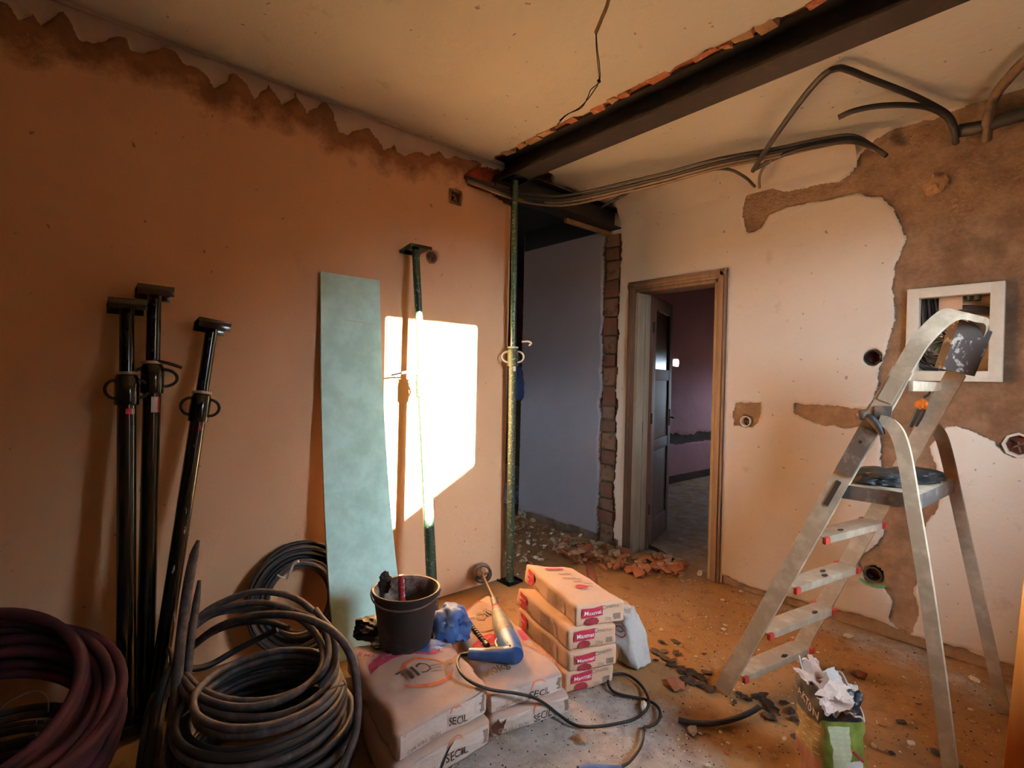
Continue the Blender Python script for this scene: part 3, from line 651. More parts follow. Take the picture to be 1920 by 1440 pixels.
prop(lwpt(779, 466, .090), pz(814, 1185), 'green prop standing in the patch of sunlight on the wall', .655, 'prop_green', 'prop_green', wallx, rI=.0205, rO=.0275, ring='pale_paint', handles=((1, .05),), pin=[(.02, .03, 0), (-.07, .05, -.005), (-.155, .06, -.02)], plate=.13, lip=.014)
fE = np.array([-2.475, 2.165, 0.]); tE = np.array([-2.46, 2.12, 2.548])
prop(tE, fE, 'green prop spotted with mortar holding up the end of the long beam', .585, 'prop_dusty', 'prop_green', (1, 0, 0), rI=.019, rO=.0255, ring='pale_paint', handles=((1, .062), (-1, .062)), pin=[(.055, 0, .02), (.095, 0, .022), (.115, .01, .01), (.10, .02, -.005)], plate=.12, sticker=(-.02, .012, .018, .035, (('sticker', 'white_strip', 0, 1),)), lip=.012)

# ------------------------------------------------------------------ green plasterboard sheet
prof = [(1.80, -2.543), (1.4, -2.52), (1.04, -2.485), (.65, -2.43), (.32, -2.36), (.12, -2.30), (0.0, -2.255)]
zz = np.linspace(0, 1.80, 28); xx = np.interp(zz, [p[0] for p in prof[::-1]], [p[1]+.016 for p in prof[::-1]])
for _ in range(3): xx[1:-1] = (xx[:-2]+xx[1:-1]*2+xx[2:])/4
t = thing('plasterboard', (-2.3, 1.1, 0), 'narrow green plasterboard strip leaning and bowing against the wall', 'plasterboard')
def strip(x_off0, x_off1, y0f, y1f):
    V = []; F = []
    for z_, x_ in zip(zz, xx):
        y0 = y0f(z_); y1 = y1f(z_)
        V += [(x_+x_off0, y0, z_), (x_+x_off0, y1, z_), (x_+x_off1, y1, z_), (x_+x_off1, y0, z_)]
    n = len(zz)
    for i in range(n-1):
        for k in range(4): F.append((i*4+k, i*4+(k+1) % 4, i*4+4+(k+1) % 4, i*4+4+k))
    F += [(3, 2, 1, 0), tuple((n-1)*4+k for k in range(4))]
    return MB().add(V, F)
yl = lambda z_: .934+.002*z_; yr = lambda z_: 1.292-.024*min(z_, 1.8)
strip(0, -.011, yl, yr).build('gypsum_core', 'gypsum', t); strip(.0012, 0, lambda z_: yl(z_)+.001, lambda z_: yr(z_)-.001).build('green_face', 'board', t)
V = []
for (u_, z_) in [(.35, 1.575), (.5, 1.572), (.62, 1.57), (.7, 1.568), (.8, 1.566), (.9, 1.566)]: V.append((np.interp(z_, zz, xx)+.002, yl(z_)+u_*(yr(z_)-yl(z_)), z_))
MB().tube(V, .0014, 5, 3).build('scratch', 'gypsum', t)

# ------------------------------------------------------------------ coils
def loopc(c, r, tilt=(0, 0), n=26, wob=.02, seed=0, ph=0., a0=0, a1=2*math.pi, ell=1.):
    """ring of points round c in a plane tilted by (about x, about y)"""
    R = Matrix.Rotation(tilt[1], 3, 'Y') @ Matrix.Rotation(tilt[0], 3, 'X'); out = []
    full = abs(a1-a0) > 6.2
    for i in range(n):
        a = a0+(a1-a0)*i/(n if full else n-1)
        rr = r*(1+wob*math.sin(2*a+seed)+wob*.6*math.sin(3*a+seed*2.1)); zz_ = wob*r*1.2*math.sin(2*a+seed*1.7+ph)
        v = R @ Vector((rr*math.cos(a), rr*ell*math.sin(a), zz_)); out.append(np.array(c)+np.array(v))
    return out
rr_ = random.Random(11)
cc = np.array([-1.785, .515, 0.]); 
t = thing('cable_coil', cc, 'big grey coil of thick cable in many loops in front of the green board', 'cable coil')
lv_ = 0
for k in range(12):
    z_ = .02+.0225*k; r0 = .252+rr_.uniform(-.016, .016)-.002*k
    MB().tube(loopc(cc+np.array([rr_.uniform(-.012, .012), rr_.uniform(-.012, .012), z_]), r0, (rr_.uniform(-.03, .03), rr_.uniform(-.03, .03)), 28, .012, rr_.uniform(0, 6)), .0118, 9, 2, closed=True).build('loop', 'cable' if k % 3 else 'cable_dark', t)
for k in range(6):
    z_ = .03+.038*k; r0 = .226+rr_.uniform(-.008, .008)
    MB().tube(loopc(cc+np.array([rr_.uniform(-.01, .01), rr_.uniform(-.01, .01), z_]), r0, (rr_.uniform(-.04, .04), rr_.uniform(-.04, .04)), 28, .012, rr_.uniform(0, 6)), .0115, 9, 2, closed=True).build('loop', 'cable_dark', t)
for k in range(3):
    z_ = .03+.05*k
    MB().tube(loopc(cc+np.array([0, 0, z_]), .272+.004*k, (rr_.uniform(-.04, .04), rr_.uniform(-.04, .04)), 28, .012, rr_.uniform(0, 6)), .012, 9, 2, closed=True).build('loop', 'cable', t)
# loose loops standing over the coil, as drawn from the picture
def pixloop(L, closed=True, d0=1.75):
    return [pd(x_, y_, d) for x_, y_, d in L]
def smooth_loop(name, L, r, mat, parent, closed):
    MB().tube(pixloop(L), r, 9, 5, closed=closed).build(name, mat, parent)
t2 = thing('cable_coil', pd(490, 1250, 1.85), 'loose wide grey cable loops sprawled over the big coil', 'cable coil')
up = [(372,1160),(420,1128),(480,1110),(545,1118),(590,1150),(615,1200),(612,1245),(580,1283),(520,1310),(450,1315),(390,1300),(352,1270),(340,1225)]
def loop3(pts, dm, da, ang0=0.):
    cx_ = sum(p[0] for p in pts)/len(pts); cy_ = sum(p[1] for p in pts)/len(pts); hy = max(abs(p[1]-cy_) for p in pts)
    return [(x_, y_, dm-da*(y_-cy_)/hy) for x_, y_ in pts]
smooth_loop('loop', loop3(up, 1.84, .20), .0125, 'cable', t2, True)
up2 = [(350,1190),(400,1152),(470,1142),(540,1150),(585,1180),(606,1222),(598,1262),(560,1296),(500,1322),(430,1325),(370,1303),(338,1262),(335,1222)]
smooth_loop('loop', loop3(up2, 1.82, .20), .0125, 'cable', t2, True)
up3 = [(360,1212),(410,1176),(480,1154),(560,1156),(625,1185),(660,1235),(670,1300),(668,1365),(650,1420),(640,1450)]
smooth_loop('loop', [(x_, y_, 1.86-.32*(i/9)) for i, (x_, y_) in enumerate(up3)], .0130, 'cable', t2, False)
up4 = [(350,1178),(420,1140),(490,1130),(550,1145),(598,1165),(622,1190),(630,1230),(625,1270),(590,1310),(530,1340),(450,1345),(385,1330),(346,1300),(332,1260)]
smooth_loop('loop', loop3(up4, 1.80, .20), .0122, 'cable', t2, True)
smooth_loop('loop', [(592,1143,1.86),(604,1160,1.83),(622,1182,1.80),(630,1215,1.75),(624,1250,1.71),(600,1288,1.68)], .011, 'cable', t2, False)
smooth_loop('loop', [(540,1178,1.9),(500,1166,1.93),(450,1168,1.95),(400,1185,1.93),(358,1215,1.88)], .011, 'cable_dark', t2, False)
smooth_loop('loop', [(345,1255,1.78),(390,1248,1.85),(450,1215,1.92),(520,1180,1.95)], .011, 'cable_dark', t2, False)
MB().tube([pd(604,1300,1.66), pd(628,1288,1.66), pd(648,1283,1.67), pd(642,1275,1.68)], .0025, 5, 3).build('tie_wire', 'cable_grey', t2)
MB().tube([pd(340,1345,1.62), pd(352,1335,1.60), pd(365,1325,1.60)], .003, 5, 3).build('tie_wire', 'white_strip', t2)
# black coil leaning on the wall behind
bc = np.array([-2.45, .84, .255]); t = thing('cable_coil', (-2.45, .84, 0), 'dark cable coil leaning upright on the wall left of the green board', 'cable coil')
for k in range(14):
    r0 = .165+.0085*k; off = rr_.uniform(-.02, .02)
    MB().tube(loopc(bc+np.array([off+.006*(k % 3), rr_.uniform(-.006, .006), .0+rr_.uniform(-.006, .006)]), r0*.86, (0, math.radians(72)), 26, .02, rr_.uniform(0, 6)), .0105, 8, 2, closed=True).build('loop', 'cable_dark' if k % 3 else 'cable', t)
MB().tube([pd(538,1085,2.22), pd(545,1070,2.2), pd(550,1058,2.2), pd(560,1052,2.2)], .006, 6, 3).build('tie', 'rubble_white', t)
MB().tube([pd(535,1084,2.2), pd(527,1082,2.2), pd(520,1078,2.2)], .004, 6, 3).build('tie', 'rubble_white', t)
# red conduit coil with grey cable in it
rc = np.array([-2.15, -.20, 0.]); t = thing('conduit_coil', rc, 'large dark red conduit coil lying in the bottom left corner', 'conduit coil')
for k in range(15):
    r0 = .335-.035*(k//8)+rr_.uniform(-.012, .012); tl = .36+rr_.uniform(-.05, .05); z_ = .025+r0*math.sin(tl)+.020*(k % 8)
    MB().tube(loopc(rc+np.array([rr_.uniform(-.02, .02), rr_.uniform(-.02, .02), z_+.02*(k//8)]), r0, (rr_.uniform(-.04, .04), tl), 26, .015, rr_.uniform(0, 6)), .0165, 9, 2, closed=True).build('loop', 'red_conduit', t)
for k in range(5):
    MB().tube(loopc(rc+np.array([-.05, -.02, .24+.020*k]), .31-.01*k, (.0, .50+.03*k), 26, .015, rr_.uniform(0, 6)), .0165, 9, 2, closed=True).build('loop', 'red_conduit', t)
gc = np.array([-2.12, -.18, 0.]); t = thing('cable_coil', gc, 'slate grey cable coil lying inside the dark red conduit coil', 'cable coil')
for k in range(12):
    MB().tube(loopc(gc+np.array([rr_.uniform(-.01, .01), rr_.uniform(-.01, .01), .02+.022*(k % 7)]), .235-.04*(k//7)+rr_.uniform(-.01, .01), (rr_.uniform(-.04, .04), rr_.uniform(-.04, .04)), 26, .012, rr_.uniform(0, 6)), .011, 8, 2, closed=True).build('loop', 'cable', t)
L = [(70,1352,1.72),(66,1372,1.70),(80,1385,1.69),(100,1384,1.69),(125,1375,1.70)]
V = []; F = []
P = catmull([pd(*q_) for q_ in L], 4)
for p_ in P: V += [p_+np.array([0, 0, .012]), p_-np.array([0, 0, .012])]
F = [(2*i, 2*i+1, 2*i+3, 2*i+2) for i in range(len(P)-1)]
MB().add(V, F).build('paper_strip', 'white_strip', t)
MB().tube([pd(-10,1340,1.72), pd(15,1318,1.72), pd(50,1300,1.72), pd(75,1296,1.72), pd(90,1312,1.72), pd(90,1340,1.72), pd(82,1356,1.72)], .0022, 5, 4).build('tie_wire', 'white_strip', t)
# upright bundle of cable ends
t = thing('cable_bundle', pz(305, 1480), 'stiff grey cable ends standing upright beside the slanting prop', 'cable bundle')
B_ = [([(372,1013,1.86),(364,1040,1.85),(354,1090,1.83),(344,1160,1.80),(335,1240,1.75),(328,1320,1.68),(318,1400,1.60),(305,1470,1.53)], [.006, .015, .017, .017, .017, .017, .017, .017], 'cable'),
 ([(374,1088,1.86),(368,1130,1.84),(358,1200,1.80),(350,1280,1.74),(338,1360,1.66),(325,1470,1.55)], [.006, .012, .013, .013, .013, .013], 'cable'),
 ([(322,1250,1.75),(312,1268,1.73),(298,1310,1.69),(288,1370,1.63),(278,1440,1.55),(272,1480,1.52)], [.009, .013, .014, .014, .014, .014], 'conduit'),
 ([(318,1255,1.78),(308,1300,1.74),(296,1360,1.67),(292,1440,1.57),(290,1490,1.52)], [.009, .014, .015, .015, .015], 'cable'),
 ([(290,1300,1.74),(278,1340,1.69),(268,1400,1.62),(258,1470,1.55)], [.009, .012, .012, .012], 'cable_dark'),
 ([(316,1215,1.83),(322,1235,1.80),(318,1262,1.78)], [.006, .008, .006], 'cable_dark')]
for L, r_l, mt in B_: MB().tube([pd(*q_) for q_ in L], r_l, 10, 4).build('cable_end', mt, t)
P = [pd(338,1338,1.9), pd(350,1400,1.75), pd(365,1450,1.65), pd(380,1480,1.6)]
tagged(MB().tube(P, .011, 8, 4).build('cable', 'cable', origin=P[0]), 'single cable curving down at the left foot of the big coil', 'cable')

# ------------------------------------------------------------------ sacks: eight-cornered paper bags with rounded edges and print that follows them
class Sack:
    """corners: bottom front-left, front-right, back-right, back-left, then the same on top"""
    def __init__(s, C, r=.022, bulge=.012, seed=0, crease=.004):
        s.C = [np.array(c, float) for c in C]; s.r = r; s.seed = seed; s.crease = crease; s.bulge = bulge
        d = lambda a, b: np.linalg.norm(s.C[a]-s.C[b])
        s.dim = np.array([(d(0, 1)+d(4, 5))/2, (d(0, 3)+d(4, 7))/2, (d(0, 4)+d(1, 5)+d(2, 6)+d(3, 7))/4])
        c = sum(s.C)/8; s.cen = c
    def P(s, q, lift=0.):
        """q in [-1,1]^3: x left-right, y front-back, z down-up"""
        h = s.dim/2; p = np.array(q)*h; r = min(s.r, h.min()*.9); inn = np.clip(p, -(h-r), h-r); d = p-inn; L = np.linalg.norm(d)
        if L > 1e-9: p = inn+d/L*(r+lift)
        u = (p/h+1)/2; u0 = np.clip(u, 0, 1)
        # pillow
        bz_ = s.bulge*math.sin(math.pi*min(max(u[0], 0), 1))*math.sin(math.pi*min(max(u[1], 0), 1))*(2*u[2]-1 if u[2] > .5 else 0)
        W = [(1-u[0])*(1-u[1]), u[0]*(1-u[1]), u[0]*u[1], (1-u[0])*u[1]]
        X = sum(W[i]*((1-u[2])*s.C[i]+u[2]*s.C[i+4]) for i in range(4))
        v = Vector(X)*7+Vector((s.seed*3.1, s.seed, 0)); n1 = mnoise.noise(v); n2 = 1-2*abs(mnoise.noise(v*2.3))
        X = X+np.array([mnoise.noise(v*1.5+Vector((9, 0, 0)))+.4*abs(mnoise.noise(v*4)), mnoise.noise(v*1.5+Vector((0, 9, 0)))+.4*abs(mnoise.noise(v*4.4)), 0])*s.crease*1.4
        return X+np.array([0, 0, bz_+s.crease*(n1*1.2+n2*.5)*min(1, max(0, u[2]*1.5))])
    def body(s, parent, mat, name='paper_body', N=(22, 30, 9)):
        V = []; F = []
        for ax_ in range(3):
            a, b = [k for k in range(3) if k != ax_]
            for sg in (-1, 1):
                k0 = len(V); na, nb = N[a], N[b]
                for i in range(na+1):
                    for j in range(nb+1):
                        q = [0, 0, 0]; q[ax_] = sg; q[a] = -1+2*i/na; q[b] = -1+2*j/nb
                        for k in (a, b):      # crowd grid lines to the rounded edges
                            q[k] = math.copysign(abs(q[k])**.8, q[k])
                        V.append(s.P(q))
                flip = (sg > 0) ^ (ax_ == 1)
                for i in range(na):
                    for j in range(nb):
                        f = (k0+i*(nb+1)+j, k0+(i+1)*(nb+1)+j, k0+(i+1)*(nb+1)+j+1, k0+i*(nb+1)+j+1)
                        F.append(f if flip else f[::-1])
        o = MB().add(V, F).build(name, mat, parent)
        bm = bmesh.new(); bm.from_mesh(o.data); bmesh.ops.remove_doubles(bm, verts=bm.verts, dist=2e-4); bmesh.ops.recalc_face_normals(bm, faces=bm.faces); bm.to_mesh(o.data); bm.free()
        o.data.polygons.foreach_set('use_smooth', [True]*len(o.data.polygons))
        return o
    def uv(s, x_, y_):
        """place on the top face under a pixel"""
        p = pz(x_, y_, s.C[4][2]+s.bulge*.5)[:2]; a, b = .5, .5
        for _ in range(25):
            f = lambda a, b: (1-a)*(1-b)*s.C[4][:2]+a*(1-b)*s.C[5][:2]+a*b*s.C[6][:2]+(1-a)*b*s.C[7][:2]
            J = np.stack([(f(a+.01, b)-f(a, b))/.01, (f(a, b+.01)-f(a, b))/.01], 1); d = np.linalg.solve(J, p-f(a, b)); a += d[0]; b += d[1]
        return float(a), float(b)
    def q(s, face, a, b):
        if face == 'top': return (2*a-1, 2*b-1, 1)
        if face == 'front': return (2*a-1, -1, 2*b-1)
        if face == 'left': return (-1, 1-2*a, 2*b-1)     # a runs from the back to the front
    def patch(s, face, poly, mat, parent, name, lift=.0016, n=6):
        """poly: outline in face coordinates (a across, b up), filled as a fan of small quads"""
        me = poly if isinstance(poly, tuple) else None
        V, F = me if me else fan(poly)
        bm = bmesh.new(); vs = [bm.verts.new((x_, y_, 0)) for x_, y_ in V]
        for f in F:
            try: bm.faces.new([vs[i] for i in f])
            except Exception: pass
        bmesh.ops.triangulate(bm, faces=bm.faces)
        for _ in range(2):
            ed = [e for e in bm.edges if e.calc_length() > .09]
            if ed: bmesh.ops.subdivide_edges(bm, edges=ed, cuts=1); bmesh.ops.triangulate(bm, faces=bm.faces)
        V = [s.P(s.q(face, v.co.x, v.co.y), lift) if True else 0 for v in bm.verts]; bm.verts.index_update()
        nrm = {'top': np.array([0, 0, 1.]), 'front': None, 'left': None}[face]
        e1 = s.P(s.q(face, .55, .5))-s.P(s.q(face, .45, .5)); e2 = s.P(s.q(face, .5, .6))-s.P(s.q(face, .5, .4)); nn = np.cross(e1, e2); nn /= np.linalg.norm(nn)
        V = [v+nn*lift for v in V]; F = [tuple(v.index for v in f.verts) for f in bm.faces]; bm.free()
        return MB().add(V, F).build(name, mat, parent, smooth=False)
    def text(s, face, txt, mat, parent, a, b, width, rot=0., name='lettering', aspect=None, shear=0., lift=.0042, squash=1.):
        """text centred at (a,b), width in metres on that face"""
        V, F = glyphs(txt, shear); w_ = max(v[0] for v in V)-min(v[0] for v in V); k = width/w_
        dx, dy = {'top': (s.dim[0], s.dim[1]), 'front': (s.dim[0], s.dim[2]), 'left': (s.dim[1], s.dim[2])}[face]
        c, sn = math.cos(rot), math.sin(rot); P2 = []
        for x_, y_ in V:
            x_, y_ = x_*k, y_*k*squash; P2.append((a+(c*x_-sn*y_)/dx, b+(sn*x_+c*y_)/dy))
        return s.patch(face, (P2, F), mat, parent, name, lift)
    def arc(s, face, a, b, R, th, a0, a1, mat, parent, name='printed_arc', taper=True, lift=.0018):
        dx, dy = {'top': (s.dim[0], s.dim[1]), 'front': (s.dim[0], s.dim[2]), 'left': (s.dim[1], s.dim[2])}[face]
        V = []; n = 20
        for i in range(n+1):
            an = math.radians(a0+(a1-a0)*i/n); t_ = th*(math.sin(math.pi*(i+.3)/(n+.6)) if taper else 1)
            for r in (R-t_/2, R+t_/2): V.append((a+r*math.cos(an)/dx, b+r*math.sin(an)/dy))
        F = [(2*i, 2*i+1, 2*i+3, 2*i+2) for i in range(n)]
        return s.patch(face, (V, F), mat, parent, name, lift)
def fan(poly):
    n = len(poly); c = (sum(p[0] for p in poly)/n, sum(p[1] for p in poly)/n)
    return list(poly)+[c], [(i, (i+1) % n, n) for i in range(n)]
def rect(a, b, wd, ht, skew=0.): return [(a-wd/2, b-ht/2-skew), (a+wd/2, b-ht/2+skew), (a+wd/2, b+ht/2+skew), (a-wd/2, b+ht/2-skew)]
_gc = {}
def glyphs(txt, shear=0.):
    key = (txt, shear)
    if key not in _gc:
        c = bpy.data.curves.new('t', 'FONT'); c.body = txt; c.size = 1; c.shear = shear; c.resolution_u = 2; c.fill_mode = 'FRONT'; c.align_x = 'CENTER'; c.align_y = 'CENTER'; c.offset = .012
        o = bpy.data.objects.new('t', c); me = bpy.data.meshes.new_from_object(o)
        V = [(v.co.x, v.co.y) for v in me.vertices]; F = [tuple(p.vertices) for p in me.polygons]
        x0 = (min(v[0] for v in V)+max(v[0] for v in V))/2; y0 = (min(v[1] for v in V)+max(v[1] for v in V))/2
        _gc[key] = ([(x_-x0, y_-y0) for x_, y_ in V], F)
        bpy.data.objects.remove(o); bpy.data.meshes.remove(me); bpy.data.curves.remove(c)
    return _gc[key]
def quad(z0, z1, fl, fr, br, bl, j=0., seed=0):
    r = random.Random(seed); jj = lambda: np.array([r.uniform(-j, j), r.uniform(-j, j)])
    B_ = [np.array(p[:2]) for p in (fl, fr, br, bl)]
    return [np.append(p+jj(), z0) for p in B_]+[np.append(p, z1) for p in B_]
# two stacks of the large orange-printed cement sacks
s1 = [pz(741, 1378, .20), pz(915, 1286, .20), pz(841, 1200, .20), pz(649, 1213, .20)]
s2 = [pz(914, 1300, .165), pz(1058, 1257, .165), pz(914, 1116, .165), pz(838, 1164, .165)]
def big_sack(C, seed, label, top, bulge=.016):
    S = Sack(C, .020, bulge, seed, .011); t = thing('cement_sack', (S.cen[0], S.cen[1], min(c[2] for c in S.C)), label, 'cement sack')
    S.body(t, 'kraft'); 
    S.patch('front', rect(.5, .5, .93, .72), 'kraft_pale', t, 'end_flap', .0012)
    S.arc('front', .62, .62, .032, .007, 20, 200, 'ink_orange', t)
    S.text('front', 'SECIL', 'ink', t, .63, .42, .085, .0)
    S.text('front', 'CEM II/B-L 32,5N', 'ink_grey', t, .26, .3, .12, .0)
    S.patch('front', rect(.93, .5, .05, .5), 'ink_grey', t, 'bar_code')
    W_ = lambda *L: [S.uv(*p) for p in L]
    if top == 'down':      # printed upside down as seen from the front
        S.patch('top', W_((693,1262), (712,1250), (740,1240), (775,1233), (812,1232), (830,1226), (790,1222), (745,1222), (712,1232), (690,1246)), 'ink_magenta', t, 'printed_band')
        S.text('top', 'CIMENTO', 'kraft', t, *S.uv(735, 1234), .10, math.pi+.35)
        S.arc('top', *S.uv(800, 1266), .095, .020, 190, 350, 'ink_orange', t); S.arc('top', *S.uv(800, 1262), .085, .022, 25, 170, 'ink_orange', t)
        S.text('top', 'S', 'ink_grey', t, *S.uv(841, 1248), .032, math.pi+.15)
        for k in range(3): S.patch('top', W_((806, 1254+5*k), (826, 1248+5*k), (826, 1250.5+5*k), (806, 1256.5+5*k)), 'ink_grey', t, 'lettering')
        S.text('top', 'CIL', 'ink', t, *S.uv(778, 1268), .125, math.pi+.15)
        S.text('top', 'CEM II', 'ink_magenta', t, *S.uv(690, 1232), .09, math.pi/2+.9)
    if top == 'up':
        S.text('top', 'CIL', 'ink', t, *S.uv(908, 1153), .125, .12)
        for k in range(3): S.patch('top', W_((873, 1162+5*k), (889, 1158+5*k), (889, 1161+5*k), (873, 1165+5*k)), 'ink', t, 'lettering')
        S.text('top', 'S', 'ink', t, *S.uv(868, 1180), .035, .1)
        S.arc('top', *S.uv(905, 1168), .085, .014, 200, 345, 'ink_orange', t); S.arc('top', *S.uv(900, 1150), .09, .010, 30, 170, 'ink_orange', t)
        S.patch('top', W_((876,1222), (884,1210), (900,1200), (920,1196), (934,1200), (936,1212), (918,1216), (896,1222)), 'ink_red', t, 'printed_band')
        S.text('top', 'CIMENTO', 'kraft', t, *S.uv(906, 1210), .085, .1)
        S.patch('top', W_((968,1186), (978,1182), (992,1196), (980,1200)), 'ink_magenta', t, 'printed_band')
        S.text('top', 'PORTLAND', 'ink_orange', t, *S.uv(1010, 1220), .17, -1.15)
        S.text('top', 'CEM', 'ink_grey', t, *S.uv(912, 1246), .05, .1)
        S.text('top', '40kg', 'ink', t, *S.uv(932, 1262), .095, .12, lift=.006)
    return t, S
def lower(T, z0, z1, out=.0, sh=(0, 0)):
    c = sum(T)/4
    return quad(z0, z1, *[(c[:2]+(p[:2]-c[:2])*(1+out)+np.array(sh)) for p in T])
tS1b, S1b = big_sack(lower(s1, 0.0, .097, .02, (.012, -.012)), 1, 'lower orange-printed cement sack of the left pair, under the bucket sack', None, .004)
tS1, S1 = big_sack(lower(s1, .10, .20), 2, 'upper orange-printed cement sack of the left pair, bucket standing on it', 'down')
tS2b, S2b = big_sack(lower(s2, 0.0, .078, .02, (.012, .012)), 3, 'lower orange-printed cement sack of the middle pair, under the drill sack', None, .004)
S2b.patch('front', [(.02,.35),(.05,.75),(.09,.95),(.13,.6),(.17,.9),(.15,.4),(.10,.12)], 'hole_brown', tS2b, 'torn_hole', .004)
S1b.patch('front', [(.44,.10),(.50,.50),(.58,.86),(.60,.90),(.53,.52),(.46,.12)], 'black', tS1b, 'torn_slit', .004)
tS2, S2 = big_sack(lower(s2, .081, .165), 4, 'upper orange-printed cement sack of the middle pair, drill lying on it', 'up')
# four stacked sacks with red labels
def red_sack(C, seed, label, top):
    S = Sack(C, .011, .010, seed, .007); t = thing('cement_sack', (S.cen[0], S.cen[1], min(c[2] for c in S.C)), label, 'cement sack')
    S.body(t, 'kraft2', N=(14, 20, 6))
    S.patch('front', rect(.31, .66, .40, .46, .02), 'ink_red', t, 'red_label', .003)
    S.text('front', 'Maxmat', 'ink_white', t, .31, .665, .40*S.dim[0]*.84, .03, lift=.0058)
    S.text('front', 'Cimento', 'ink_grey', t, .68, .82, .085, .03)
    a, b = .30, .22; S.patch('front', [(a-.13, b), (a-.09, b+.15), (a, b+.20), (a+.09, b+.15), (a+.13, b), (a+.09, b-.13), (a-.09, b-.15)], 'ink_darkred', t, 'red_badge', .003)
    S.text('front', '25kg', 'ink_grey', t, .62, .25, .035, .03); S.patch('front', rect(.84, .30, .14, .26), 'ink_grey', t, 'bar_code')
    S.patch('left', rect(.17, .66, .13, .52), 'ink_red', t, 'red_label', .003); S.text('left', 'Maxmat', 'ink_white', t, .17, .67, .13*S.dim[1]*.8, 0, lift=.0058)
    a, b = .16, .24; S.patch('left', [(a-.045, b), (a-.03, b+.17), (a, b+.21), (a+.03, b+.17), (a+.045, b), (a+.03, b-.13), (a-.03, b-.15)], 'ink_darkred', t, 'red_badge', .003)
    S.text('left', '25KG', 'ink', t, .31, .26, .05, 0)
    for k in range(9): S.patch('left', rect(.60, .14+.085*k, .17, .045), 'ink_grey', t, 'printed_line')
    S.patch('left', rect(.76, .45, .08, .75), 'ink_grey' if False else 'kraft', t, 'bar_code')
    if top:
        S.patch('top', [(.28, .80), (.66, .835), (.66, .89), (.28, .86)], 'ink_red', t, 'red_label', .003); S.text('top', 'Maxmat', 'ink_white', t, .47, .846, .10, .04, lift=.0058)
        a, b = .50, .33; S.patch('top', [(a-.13, b), (a-.08, b+.045), (a, b+.06), (a+.08, b+.045), (a+.13, b), (a+.08, b-.04), (a-.08, b-.045)], 'ink_darkred', t, 'red_badge', .003)
        for x0, y0, ww, hh in ((.50, .68, .22, .035), (.62, .70, .12, .02), (.52, .58, .30, .03), (.66, .55, .2, .022), (.58, .47, .2, .02), (.75, .43, .16, .02), (.70, .36, .14, .02)):
            S.patch('top', rect(x0, y0, ww, hh, .004), 'ink_grey', t, 'printed_line')
    return t, S
hM = .355
m4 = [pz(1081, 1139, hM), pz(1171, 1126, hM), pz(1072, 1064, hM), pz(983, 1058, hM)]
m3 = [pz(1067, 1182, hM*.75), pz(1156, 1169, hM*.75), pz(1063, 1108, hM*.75), pz(969, 1100, hM*.75)]
m2 = [pz(1067, 1223, hM*.5), pz(1156, 1208, hM*.5), pz(1066, 1146, hM*.5), pz(970, 1140, hM*.5)]
m1 = [pz(1060, 1263, hM*.25), pz(1150, 1242, hM*.25), pz(1066, 1184, hM*.25), pz(966, 1180, hM*.25)]
labs = ['bottom red-labelled sack of the four in the right stack', 'second red-labelled sack from the bottom of the right stack', 'third red-labelled sack from the bottom of the right stack', 'topmost red-labelled sack of the right stack of four']
for k, (T, lab) in enumerate(zip((m1, m2, m3, m4), labs)):
    z0, z1 = hM*.25*k+.001, hM*.25*(k+1)-.001
    red_sack(quad(z0, z1, *[p[:2] for p in T]), 11+k, lab, k == 3)
# white sack standing behind them
wb = [pz(1152, 1242), pz(1196, 1260), pz(1222, 1240), pz(1178, 1222)]
tw = [pd(1140, 1140, 2.36), pd(1172, 1152, 2.33), pd(1196, 1140, 2.45), pd(1158, 1124, 2.47)]
S = Sack(wb+tw, .014, 0, 21, .016); t = thing('white_sack', wb[1], 'open white paper sack standing at the right of the red-labelled stack', 'sack')
S.body(t, 'white_paper', N=(14, 12, 22))
S.patch('front', rect(.5, .84, .6, .12), 'ink_grey', t, 'printed_mark'); S.arc('front', .5, .60, .030, .004, 0, 350, 'ink_darkred', t, taper=False); S.arc('front', .52, .66, .020, .004, 0, 350, 'ink', t, taper=False)
for k in range(4): S.patch('front', rect(.3+.12*k, .22, .03, .16), 'ink_grey', t, 'printed_line')
c = (sum(tw)/4); lump('c', c+np.array([0, 0, .012]), .035, None, 4, (1.0, 1.0, .5), 3, .3).build('brown_lining', 'kraft', t)

# ------------------------------------------------------------------ bucket, plastic, gloves
bk = np.append(pz(760, 1208, .213)[:2], .211); bh = .235; r0b, r1b = .100, .132
t = thing('bucket', bk, 'black rubber builder bucket standing on the left cement sack', 'bucket')
MB().lathe(bk, (0, 0, 1), [(.0001, 0), (r0b*.9, 0), (r0b, .01), (r1b-.004, bh-.025), (r1b+.002, bh-.02), (r1b+.005, bh-.003), (r1b+.002, bh), (r1b-.004, bh-.002)], 36, False).build('outside', 'bucket', t)
MB().lathe(bk, (0, 0, 1), [(r1b-.004, bh-.002), (r1b-.01, bh-.02), (r0b-.008, .016), (.0001, .014)], 36, False).build('inside', 'bucket_in', t)
for sg in (-1, 1): 
    d = _Rh*sg*.92+np.array([-.1, .3, 0])*0
    c = bk+np.array([0, 0, bh-.016])+np.array([d[0], d[1], 0])*r1b*1.08; MB().box(c+np.array([0, 0, .002]), (.028, .010, .03), [(_Rh[1], -_Rh[0], 0), _Rh, (0, 0, 1)]).build('ear', 'bucket', t, bevel=.006)
